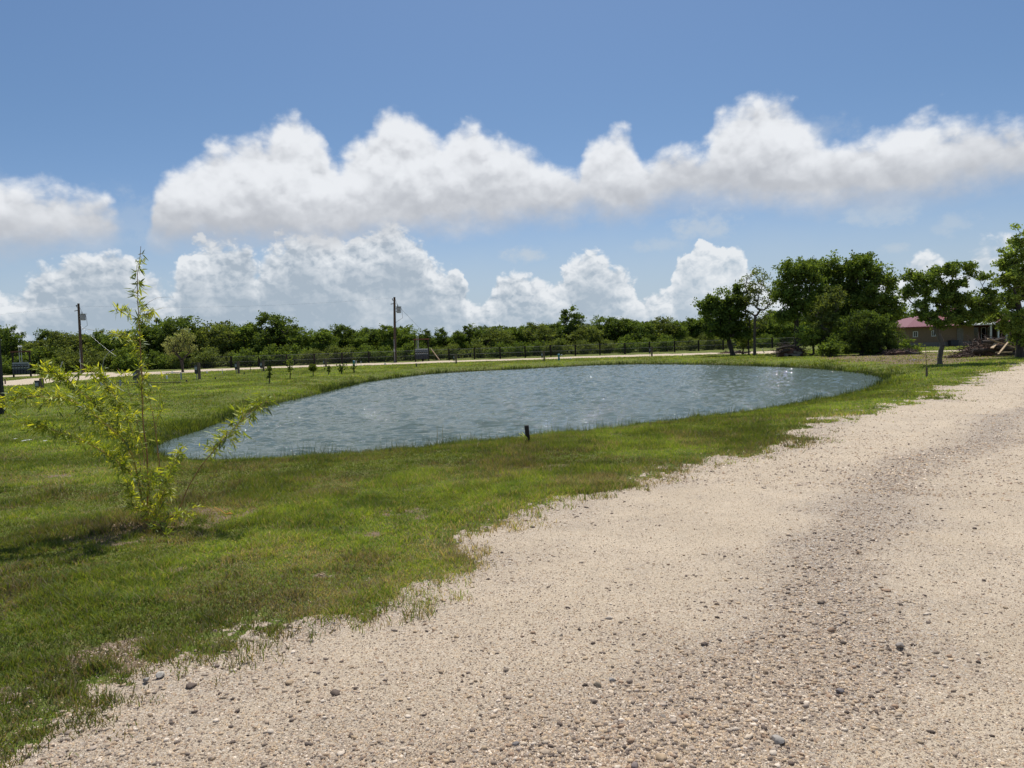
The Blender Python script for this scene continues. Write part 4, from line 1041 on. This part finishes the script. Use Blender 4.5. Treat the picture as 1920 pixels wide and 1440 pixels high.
# low timber rail on the lawn, left
m_ = MB(); a, b = G(160, 721), G(338, 719.5); a[2] = b[2] = .10
m_.beam(a, b, .05, .05); tag(m_.build('timber_edging', MAT['wood']), 'long low timber edging lying on the lawn behind the bamboo', 'timber')
# dark gate post at the extreme left
b = at(1, 700, 24); root = empty('gate_post', (b[0], b[1], 0))
m_ = MB(); zt = at(1, 612, 24)[2]; m_.box((-.03, 0, zt / 2), (.12, .12, zt + .1)); m_.build('post', MAT['blackpost'], root)
m_ = MB(); m_.box((-.03, 0, zt + .065), (.14, .14, .03)); m_.build('cap', MAT['blackpost'], root)
tag(root, 'black steel gate post at the extreme left edge of the view', 'post')
# short dark post by the near shore with yellow ribbon
b = G(992, 832); z0 = -.06
root = empty('marker_post', (b[0], b[1], z0 - .12))
hh = .50
m_ = MB(); m_.beam((0.0, 0, 0), (-.035, 0, hh), .075, .075); m_.build('post', MAT['darkwood'], root)
m_ = MB()
for k in range(9):
    a_ = k * .7; m_.beam((-.05, -.05, hh * .62), (-.05 + math.cos(a_) * -.09 - .05, -.05 + math.sin(a_) * .05, hh * .62 + math.sin(a_ * 1.3) * .07), .012, .004)
m_.build('ribbon', MAT['yellow'], root)
tag(root, 'short dark leaning post with yellow green ribbon at the near pond edge', 'post')
# survey stake near the shade tree
b = G(1737, 705); root = empty('survey_stake', b)
m_ = MB(); m_.tube([(0, 0, -.1), (-.01, 0, .75), (-.03, 0, 1.15)], [.014, .012, .010], 6); m_.build('rod', MAT['wood'], root)
m_ = MB(); m_.box((0, -.02, .16), (.08, .04, .32), taper=.7); m_.build('sleeve', MAT['wood'], root)
tag(root, 'thin grey stake with sleeve in the grass before the shade tree', 'stake')

# saplings on the left lawn
def sapling(px, py, top, spread, nleaf, label, stems=1, round_=False, tone='light', seedling=0):
    b = G(px, py); D = b[1]; s = D / FPX; h = (py - top) * s
    root = empty('sapling', b); r_ = np.random.default_rng(int(px)); cen = []
    for k in range(stems):
        m_ = MB(); lx = r_.normal(0, .12) * (stems > 1) + .04
        pts = [np.array([0, 0, 0]), np.array([lx * .5, .02, h * .5]), np.array([lx, 0, h * (.98 if not round_ else .7)])]
        m_.tube(pts, [.035, .028, .015], 5); m_.build('trunk', MAT['bark'], root)
        t_ = r_.uniform(.35 if not round_ else 0, 1, nleaf // stems)
        if round_:
            d = r_.normal(size=(len(t_), 3)); d /= np.linalg.norm(d, axis=1)[:, None]; d *= (r_.random((len(t_), 1)) ** .4) * spread * s; d[:, 2] *= .9
            cen.append(d + np.array([0, 0, h * .68]))
        else:
            cen.append(np.stack([lx * t_ + r_.normal(0, spread * s * .4, len(t_)), r_.normal(0, spread * s * .4, len(t_)), h * t_ + r_.normal(0, .06, len(t_))], -1))
    cen = np.concatenate(cen); lo, hi = [np.array(c) for c in GREENS[tone]]; k = r_.random((len(cen), 1))
    V, F, cc = leaf_quads(cen, .09, r_, lo * (1 - k) + hi * k)
    bulk('foliage', V, [F], MAT['leaf'], root, col=cc)
    tag(root, label, 'sapling', 'young trees planted along the pond')
sapling(505, 719, 688, 7, 90, 'slender leaning sapling, leftmost in the row of young trees', tone='mid')
sapling(544, 711, 675, 8, 110, 'taller thin sapling with pale trunk base, second in the row')
sapling(587, 706, 682, 8, 420, 'round topped lollipop shaped sapling on the lawn', round_=True, tone='yellow')
sapling(616, 703, 687, 6, 60, 'small wispy sapling just right of the round topped one', tone='mid')
sapling(640, 701, 684, 12, 120, 'low several stemmed sapling with bushy foot', stems=4, tone='mid')
sapling(664, 699, 682, 5, 50, 'rightmost sapling in front of the teal box', tone='mid', stems=2)
sapling(260, 712, 690, 6, 40, 'small sapling behind the base of the tall bamboo culm', tone='mid')

# ------------------------------------------------------------------ house
def house():
    D = 74.0
    c = at(1800, 650, D); root = empty('house', (c[0], c[1], 0), R(0))
    ox = c[0]
    def X_(px): return at(px, 620, D)[0] - ox
    x0, x1 = X_(1704), X_(1990); zE = 1.95; zB = -.1; dep = 10
    xr0 = X_(1700) - .35
    # walls: left wing, recessed porch, right wing
    xp0, xp1 = X_(1826), X_(1892)
    m_ = MB(); m_.box(((x0 + xp0) / 2, dep / 2, zE / 2), (xp0 - x0, dep, zE)); wl = m_.build('wall', MAT['stucco'], root)
    m_ = MB(); m_.box(((xp0 + xp1) / 2, dep / 2 + 1.25, zE / 2), (xp1 - xp0, dep - 2.5, zE - .02)); m_.build('porch_wall', MAT['rust'], root)
    m_ = MB(); m_.box(((xp1 + x1) / 2, dep / 2, zE / 2), (x1 - xp1, dep, zE)); m_.build('wall', MAT['stucco'], root)
    m_ = MB(); m_.box(((x0 + xp0) / 2, -.03, .18), (xp0 - x0 + .06, .06, .5)); m_.build('foundation', MAT['foundation'], root)
    # windows with frames
    for px_, w, h_, zc in ((1716, .42, .52, 1.28), (1750, .38, .52, 1.30)):
        x = X_(px_); m_ = MB()
        for sx in (-1, 1): m_.box((x + sx * w / 2, -.03, zc), (.05, .07, h_ + .05))
        for sz in (-1, 1): m_.box((x, -.03, zc + sz * h_ / 2), (w - .05, .07, .05))
        m_.box((x, -.025, zc), (.03, .05, h_ - .05))
        f = m_.build('window', MAT['white'], root)
        m_ = MB(); m_.box((x, -.006, zc), (w - .04, .012, h_ - .04)); m_.build('pane', MAT['glass'], f)
    m_ = MB(); m_.box((X_(1784), -.32, .28), (.75, .5, .5)); m_.box((X_(1784), -.32, .55), (.8, .55, .04)); m_.build('air_conditioner', MAT['darkgrey'], root)
    # roof: hip, low pitch
    ov = .55; rz = zE + 1.25
    xa, xb = x0 - ov, x1 + ov; ya, yb = -ov, dep + ov; rdx = 4.2
    m_ = MB()
    m_.add([(xa, ya, zE - .02), (xb, ya, zE - .02), (xb, yb, zE - .02), (xa, yb, zE - .02), (xa + rdx, dep / 2, rz), (xb - rdx, dep / 2, rz), (xa, ya, zE + .07), (xb, ya, zE + .07), (xb, yb, zE + .07), (xa, yb, zE + .07)],
           [(6, 7, 5, 4), (7, 8, 5), (8, 9, 4, 5), (9, 6, 4), (0, 3, 2, 1), (0, 1, 7, 6), (1, 2, 8, 7), (2, 3, 9, 8), (3, 0, 6, 9)])
    rf = m_.build('roof', MAT['roof'], root)
    # raised centre section with its own little roof
    xc0, xc1 = X_(1818), X_(1856); yc = 4.2; zc0 = rz - .6; zc1 = 3.35
    m_ = MB(); m_.box(((xc0 + xc1) / 2, yc + 1.2, (zc0 + zc1) / 2), (xc1 - xc0, 2.4, zc1 - zc0)); m_.build('dormer', MAT['rust'], rf)
    m_ = MB(); a0_, a1_ = xc0 - .35, xc1 + .35
    m_.add([(a0_, yc - .4, zc1 - .05), (a1_, yc - .4, zc1 - .05), (a1_, yc + 2.8, zc1 - .05), (a0_, yc + 2.8, zc1 - .05), (a0_ + .8, yc + 1.2, zc1 + .6), (a1_ - .8, yc + 1.2, zc1 + .6)], [(0, 1, 5, 4), (1, 2, 5), (2, 3, 4, 5), (3, 0, 4), (0, 3, 2, 1)])
    m_.build('dormer_roof', MAT['roof'], rf)
    # pale porch awning in front
    xw0, xw1 = X_(1794), X_(1846); m_ = MB()
    m_.add([(xw0, -2.3, zE + .02), (xw1, -2.3, zE + .02), (xw1, -.56, zE + .50), (xw0, -.56, zE + .50), (xw0, -2.3, zE + .10), (xw1, -2.3, zE + .10), (xw1, -.56, zE + .58), (xw0, -.56, zE + .58)], [(0, 3, 2, 1), (4, 5, 6, 7), (0, 1, 5, 4), (1, 2, 6, 5), (2, 3, 7, 6), (3, 0, 4, 7)])
    m_.build('porch_roof', MAT['white'], root)
    for px_ in (1852, 1866, 1881):
        x = X_(px_); m_ = MB(); m_.box((x, -.45, zE / 2 - .02), (.14, .14, zE - .06)); m_.box((x, -.45, zE - .09), (.2, .2, .08)); m_.build('porch_post', MAT['white'], root)
    for px_ in (1858, 1873, 1886):
        x = X_(px_); m_ = MB(); m_.box((x, 2.44, 1.0), (.5, .06, 1.5)); f = m_.build('door', MAT['white'], root)
        m_ = MB(); m_.box((x, 2.40, 1.05), (.38, .03, 1.3)); m_.build('pane', MAT['glass'], f)
    for px_ in (1800,):
        x = X_(px_); m_ = MB(); m_.box((x, -.03, .95), (.62, .05, 1.55)); m_.build('door', MAT['foundation'], root)
    tag(root, 'low tan stucco house with red metal roof behind the wood pile', 'house')
house()

# ------------------------------------------------------------------ wood pile of planks, logs and brush
def along(px0, py0, D0, px1, py1, D1): return at(px0, py0, D0), at(px1, py1, D1)
def plank(px0, py0, px1, py1, D, w, h, mat, label):
    a, b = along(px0, py0, D, px1, py1, D - .4); m_ = MB(); m_.beam(a, b, w, h); 
    tag(m_.build('plank', MAT[mat]), label, 'plank', 'planks thrown on the wood pile')
PD = 45.5
plank(1852, 635, 1903, 651.5, PD - 1.2, .19, .06, 'lumber', 'longest pale plank lying slanted across the top of the wood pile')
plank(1868, 643, 1860, 653, PD - 1.3, .17, .05, 'lumber', 'short broad pale plank leaning under the longest plank')
plank(1890, 642, 1872, 664, PD - 1.6, .10, .05, 'lumber', 'thin pale plank crossing under the longest plank at the right')
plank(1866, 661, 1898, 660, PD - 1.8, .12, .07, 'lumber', 'pale plank lying flat at the foot of the wood pile')
plank(1842, 645, 1862, 646, PD - 1.0, .08, .05, 'wood', 'grey board in the middle of the wood pile')
plank(1866, 667, 1925, 668, PD - 2.6, .10, .05, 'wood', 'long grey board on the ground in front of the wood pile')
def brush_pile(name, px, py, wpx, hpx, D, n, mat, label, seed, soilcol=True, nlog=4):
    b = G(px, py); s = D / FPX; b = np.array([at(px, py, D)[0], D, 0.0]); r_ = np.random.default_rng(seed)
    root = empty(name, b); w, h = wpx * s / 2, hpx * s
    # mound of earth and roots
    v, f = sub_ico(*sub_ico(*I1)); k = (1 + 1.1 * (fbm(v[:, 0] * 2 + seed, v[:, 1] * 2 + v[:, 2] * 3, 1.6, 4) - .5))[:, None]
    q = v * k * np.array([w * .85, w * .5, h * .62]); q[:, 2] = np.maximum(q[:, 2], -.05)
    bulk('mound', q, [f], MAT['soilclod'], root)
    m_ = MB()
    for _ in range(n):
        x = r_.uniform(-1, 1); y = r_.uniform(-.6, .6); top = h * (1 - x * x * .75) * r_.uniform(.2, .95)
        p0 = np.array([x * w, y * w * .7, top]); d = r_.normal(size=3) * np.array([1, .6, .35]); d /= np.linalg.norm(d); L = r_.uniform(.25, 1.0) * min(1.0, h)
        mid_ = p0 + d * L / 2 + r_.normal(0, .06, 3); p1 = p0 + d * L; p0[2] = max(.03, p0[2]); p1[2] = max(.03, p1[2])
        rr_ = r_.uniform(.008, .035); m_.tube([p0, mid_, p1], [rr_, rr_ * .8, rr_ * .4], 5)
    m_.build('branches', MAT[mat], root)
    for _ in range(nlog):
        x = r_.uniform(-.7, .7); a_ = r_.uniform(-.5, .5); L = r_.uniform(.7, 1.5); z = h * r_.uniform(.2, .7); rr_ = r_.uniform(.07, .15); m_ = MB()
        p0 = np.array([x * w - L / 2, -w * .45, z]); p1 = p0 + np.array([L * math.cos(a_), r_.uniform(-.3, .1), L * math.sin(a_) * .5])
        m_.tube([p0, (p0 + p1) / 2 + r_.normal(0, .05, 3), p1], [rr_, rr_ * .95, rr_ * .8], 9); m_.build('log', MAT['bark'], root)
    return root
tag(brush_pile('wood_pile', 1856, 668, 104, 36, PD, 420, 'brush', '', 51, nlog=8), 'dark pile of uprooted logs, roots and branches before the house', 'wood pile')
tag(brush_pile('brush_pile', 1482, 668, 56, 24, 57, 260, 'brush', '', 52, nlog=2), 'reddish brown brush pile at the end of the gravel lane', 'brush pile')
tag(brush_pile('brush_pile', 1690, 668, 70, 12, 53, 240, 'brush', '', 53, nlog=1), 'low dark brush heap at the right foot of the large dark bush', 'brush pile')
tag(brush_pile('log_pile', 1375, 660, 52, 6, 74, 60, 'bark_pale', '', 54, nlog=3), 'flat heap of cut logs under the dense dark tree', 'log pile')
tag(brush_pile('brush_pile', 1800, 672, 60, 7, 44, 200, 'brush', '', 55, nlog=0), 'thin scatter of twigs right of the shade tree trunk', 'brush pile')
m_ = MB(); a, b = along(1429, 654, 68, 1433, 662, 68); m_.beam(a, b, .12, .04); tag(m_.build('board', MAT['white']), 'small white board leaning at the end of the lane', 'board')
# concrete chunk pile beside trunk 1494
m_ = MB()
for k, (dx, dz, sx, sz) in enumerate(((0, .12, .9, .22), (.3, .32, .6, .16), (-.4, .1, .5, .2))): m_.box((dx, 0, dz), (sx, .5, sz), Matrix.Rotation(.2 * k, 3, 'Y'))
o = m_.build('rubble', MAT['foundation']); p = at(1487, 662, 56.5); o.location = (p[0], p[1], 0); tag(o, 'grey slabs of rubble at the foot of the upright dark trunk', 'rubble')

# ------------------------------------------------------------------ bamboo
BD = 7.8
def bamboo():
    b = G(277, 978); root = empty('bamboo_plant', b); B0 = np.array(b)
    r_ = np.random.default_rng(77)
    def P3(px, py, dd=0.0): return at(px, py, BD + dd) - B0
    # (points (px,py,depth shift), base radius, colour, leafy from..to, spread px, number of twigs)
    culms = [
     ([(276,978,0),(278,903,-.02),(275,843,-.04),(268,790,-.05),(265,698,-.08),(262,621,-.1),(258,561,-.12),(258,520,-.12),(264,462,-.12)], .0085, 'culm_red', [(.40,.64,24,22),(.64,1.0,14,25)]),
     ([(296,978,.05),(305,907,.08),(292,815,.1),(288,782,.1),(278,738,.08),(267,702,.05),(256,660,0),(252,630,0)], .006, 'culm_red', [(.75,1,12,8)]),
     ([(303,975,.1),(292,800,.12),(300,746,.12),(303,702,.12)], .004, 'culm', [(.5,1,7,5)]),
     ([(316,976,-.05),(334,962,-.05),(350,919,-.08),(375,875,-.1),(403,843,-.12),(423,819,-.14),(463,778,-.16),(500,752,-.18)], .0065, 'culm_red', [(.5,1.0,27,66)]),
     ([(274,976,-.05),(262,915,-.12),(242,883,-.18),(201,851,-.3),(161,827,-.4),(113,809,-.45),(60,799,-.5),(24,790,-.5)], .007, 'culm', [(.25,.97,17,75)]),
     ([(272,976,0),(264,915,-.1),(250,859,-.2),(238,831,-.3),(213,807,-.4),(181,782,-.5),(141,750,-.55),(85,744,-.6),(40,742,-.6),(0,757,-.65),(-40,768,-.65)], .0075, 'culm', [(.28,1.0,25,120)]),
     ([(272,975,.05),(255,880,.05),(225,815,0),(190,770,-.1),(160,742,-.15),(130,718,-.2),(95,700,-.2),(72,688,-.2)], .006, 'culm', [(.48,1.0,24,95)]),
     ([(275,975,.1),(262,860,.15),(246,800,.15),(225,755,.1),(200,725,.1),(182,700,.1),(160,690,.1)], .005, 'culm', [(.55,1.0,24,62)]),
     ([(278,975,.15),(270,850,.25),(255,780,.3),(240,730,.3),(236,700,.3),(220,690,.3)], .004, 'culm_red', [(.5,.95,12,10)]),
     ([(280,975,-.1),(300,940,-.15),(318,890,-.1),(330,850,-.1),(345,838,-.1)], .004, 'culm', [(.4,1,12,18)]),
     ([(280,972,-.1),(296,985,-.3),(310,1004,-.5),(318,1016,-.62)], .004, 'culm', [(.2,1,14,22)]),
     ([(270,972,-.05),(252,955,-.1),(240,930,-.1),(238,900,-.1)], .004, 'culm', [(.2,1,13,20)]),
     ([(285,972,-.1),(300,950,-.12),(310,925,-.1),(312,895,-.1)], .004, 'culm', [(.1,1,17,30)]),
     ([(270,972,-.1),(285,950,-.15),(278,915,-.15),(284,880,-.15)], .004, 'culm', [(.1,1,17,30)]),
     ([(288,972,-.2),(325,965,-.25),(350,960,-.25),(372,950,-.2)], .003, 'culm', [(.3,1,12,16)]),
     ([(258,640,0),(235,633,0),(210,627,0),(187,621,0),(161,616,0),(152,615,0)], .003, 'culm', [(.05,.45,10,8)]),
     ([(259,590,-.1),(275,565,-.1),(298,554,-.1),(326,557,-.1)], .002, 'culm_red', [(0,.3,6,3)]),
     ([(259,600,-.1),(245,588,-.1),(230,582,-.1),(215,580,-.1)], .002, 'culm_red', [(.4,1,7,7)]),
     ([(259,600,-.1),(275,585,-.1),(295,578,-.1),(312,577,-.1)], .002, 'culm_red', [(.1,.6,8,8)]),
     ([(212,655,0),(190,668,0),(190,690,0),(196,710,.0),(240,740,0),(268,740,0)], .0025, 'galv', []),
     ([(290,800,.1),(306,762,.1),(320,735,.1),(334,700,.1)], .0022, 'culm_red', [(.2,.4,5,3)]),
    ]
    L1 = np.array([.27, .34, .028]); L2 = np.array([.50, .53, .06]); L3 = np.array([.11, .155, .02])
    for pts, r0, mt, leafy in culms:
        P = np.array([P3(*p) for p in pts])
        # resample with slight node kinks
        seg = np.linalg.norm(np.diff(P, axis=0), axis=1); cum = np.concatenate([[0], np.cumsum(seg)]); tot = cum[-1]
        K = max(6, int(tot / .07)); tt = np.linspace(0, tot, K)
        Q_ = np.stack([np.interp(tt, cum, P[:, i_]) for i_ in range(3)], -1)
        for _ in range(2): Q_[1:-1] = (Q_[:-2] + 2 * Q_[1:-1] + Q_[2:]) / 4
        Q_ += r_.normal(0, .0022, Q_.shape)
        if Q_[0][2] < .1: Q_[0] = Q_[0] * np.array([.55, 1, 0]) + np.array([0, 0, -.02])
        m_ = MB(); rads = r0 * 1.15 * (1 - .75 * tt / tot)
        m_.tube(Q_, list(rads), 7)
        for k in range(2, K - 1, 2): m_.tube([Q_[k] - (Q_[k + 1] - Q_[k]) * .03, Q_[k] + (Q_[k + 1] - Q_[k]) * .05], rads[k] * 1.35, 7)
        V = []; F4 = []; CC = []
        twm = m_
        for (ta, tb, sp, nt) in leafy:
            for _ in range(int(nt * 1.95)):
                u = r_.uniform(ta, tb) * (K - 1); i_ = int(min(u, K - 2)); o = Q_[i_] + (Q_[i_ + 1] - Q_[i_]) * (u - i_)
                d = r_.normal(size=3); d[2] += .5; d /= np.linalg.norm(d)
                L = sp * BD / FPX * r_.uniform(.3, 1.25) * (1.0 - 0.35 * (u / (K - 1)))
                e = o + d * L; mid_ = (o + e) / 2 + r_.normal(0, .012, 3)
                twm.tube([o, mid_, e], [.0013, .0011, .0008], 3, cap=False)
                base_c = (L1, L2, L3)[r_.choice(3, p=[.45, .35, .2])]
                nl = r_.integers(3, 7)
                for q in range(nl):
                    c0 = mid_ * (1 - q / nl) + e * (q / nl) if q < nl - 2 else e
                    ld = d * .8 + r_.normal(size=3) * .75; ld[2] -= .1; ld /= np.linalg.norm(ld)
                    ll = r_.uniform(.045, .108); side = np.cross(ld, r_.normal(size=3)); side /= np.linalg.norm(side); w = ll * r_.uniform(.062, .10)
                    nn_ = np.cross(ld, side); dr = np.array([0, 0, -1]) * ll * r_.uniform(.0, .25)
                    b_ = len(V)
                    V += [c0, c0 + ld * ll * .3 + side * w + dr * .15, c0 + ld * ll * .3 - side * w + dr * .15, c0 + ld * ll * .65 + side * w * .75 + dr * .5, c0 + ld * ll * .65 - side * w * .75 + dr * .5, c0 + ld * ll + dr]
                    F4.append((b_, b_ + 1, b_ + 3, b_ + 5, b_ + 4, b_ + 2))
                    CC += [base_c * r_.uniform(.75, 1.25)] * 6
        cu = m_.build('culm', MAT[mt], root, smooth=True)
        if V:
            me = bulk('leaves', np.array(V), [np.array(F4)], MAT['bamboo_leaf'], cu, col=np.array(CC))
    tag(root, 'young yellow green bamboo clump on the lawn at the left of the pond', 'bamboo')
bamboo()
# dry twig with an orange leaf right of the bamboo
m_ = MB(); a = G(402, 956); b = G(424, 969); m_.tube([a + (0, 0, .03), (a + b) / 2 + (0, 0, .04), b + (0, 0, .03)], .003, 5); m_.tube([b + (0, 0, .03), b + (.04, 0, .035), b + (.075, 0, .03)], [.004, .011, .003], 6)
tag(m_.build('twig', MAT['orange']), 'dry twig ending in an orange leaf on the grass right of bamboo', 'twig')
# white flowers on the lawn
for n_, (px, py, w_) in enumerate(((29, 829, 'first'), (44, 833, 'second'), (49, 832, 'third'), (56, 831, 'fourth'), (85, 833, 'fifth'), (20, 765, ''), (160, 735, ''))):
    if not w_: continue
    b = G(px, py); m_ = MB()
    root = empty('white_flower', b)
    m_.tube([(0, 0, 0), (0, 0, .06)], .003, 4); m_.build('stem', MAT['culm'], root)
    m_ = MB()
    for k in range(6):
        a_ = k * math.pi / 3; m_.add([(0, 0, .06), (math.cos(a_ - .3) * .03, math.sin(a_ - .3) * .03, .078), (math.cos(a_) * .048, math.sin(a_) * .048, .07), (math.cos(a_ + .3) * .03, math.sin(a_ + .3) * .03, .078)], [(0, 1, 2, 3)])
    m_.build('petals', MAT['white'], root)
    tag(root, f'{w_} white flower from the left in the grass below the bamboo foliage', 'flower', 'white flowers in the grass')
# pale wildflower clump near the house soil
b = G(1716, 678); r_ = np.random.default_rng(3); m_ = MB(); root = empty('flower_clump', b)
for _ in range(60):
    x, y = r_.normal(0, .18, 2); m_.box((x, y, r_.uniform(.03, .14)), (.03, .03, .02))
m_.build('blossoms', MAT['white'], root); m_ = MB()
for _ in range(60):
    x, y = r_.normal(0, .25, 2); m_.tube([(x, y, 0), (x + r_.normal(0, .03), y, .16)], .004, 3)
m_.build('stems', MAT['culm'], root)
tag(root, 'small clump of pale blossoms in the grass left of the shade tree', 'flowers')
# a few tall reeds in the near water
for n_, (px, py, tp) in enumerate(((820, 838, 798), (829, 834, 795), (690, 862, 846), (725, 856, 845))):
    b = G(px, py, WZ); h = (py - tp) * b[1] / FPX; m_ = MB(); m_.tube([(0, 0, -.05), (.01, 0, h * .6), (.04 if n_ else .01, 0, h)], [.005, .004, .002], 4)
    o = m_.build('reed', MAT['culm']); o.location = b
    tag(o, ['tall thin reed in the near water, left one of the tallest pair', 'tall thin reed in the near water, right one of the tallest pair', 'short reed near the pond edge, leftmost of the near reeds', 'short bent reed near the pond edge left of the tallest pair'][n_], 'reed', 'single reeds in the near water')
bpy.context.view_layer.update()
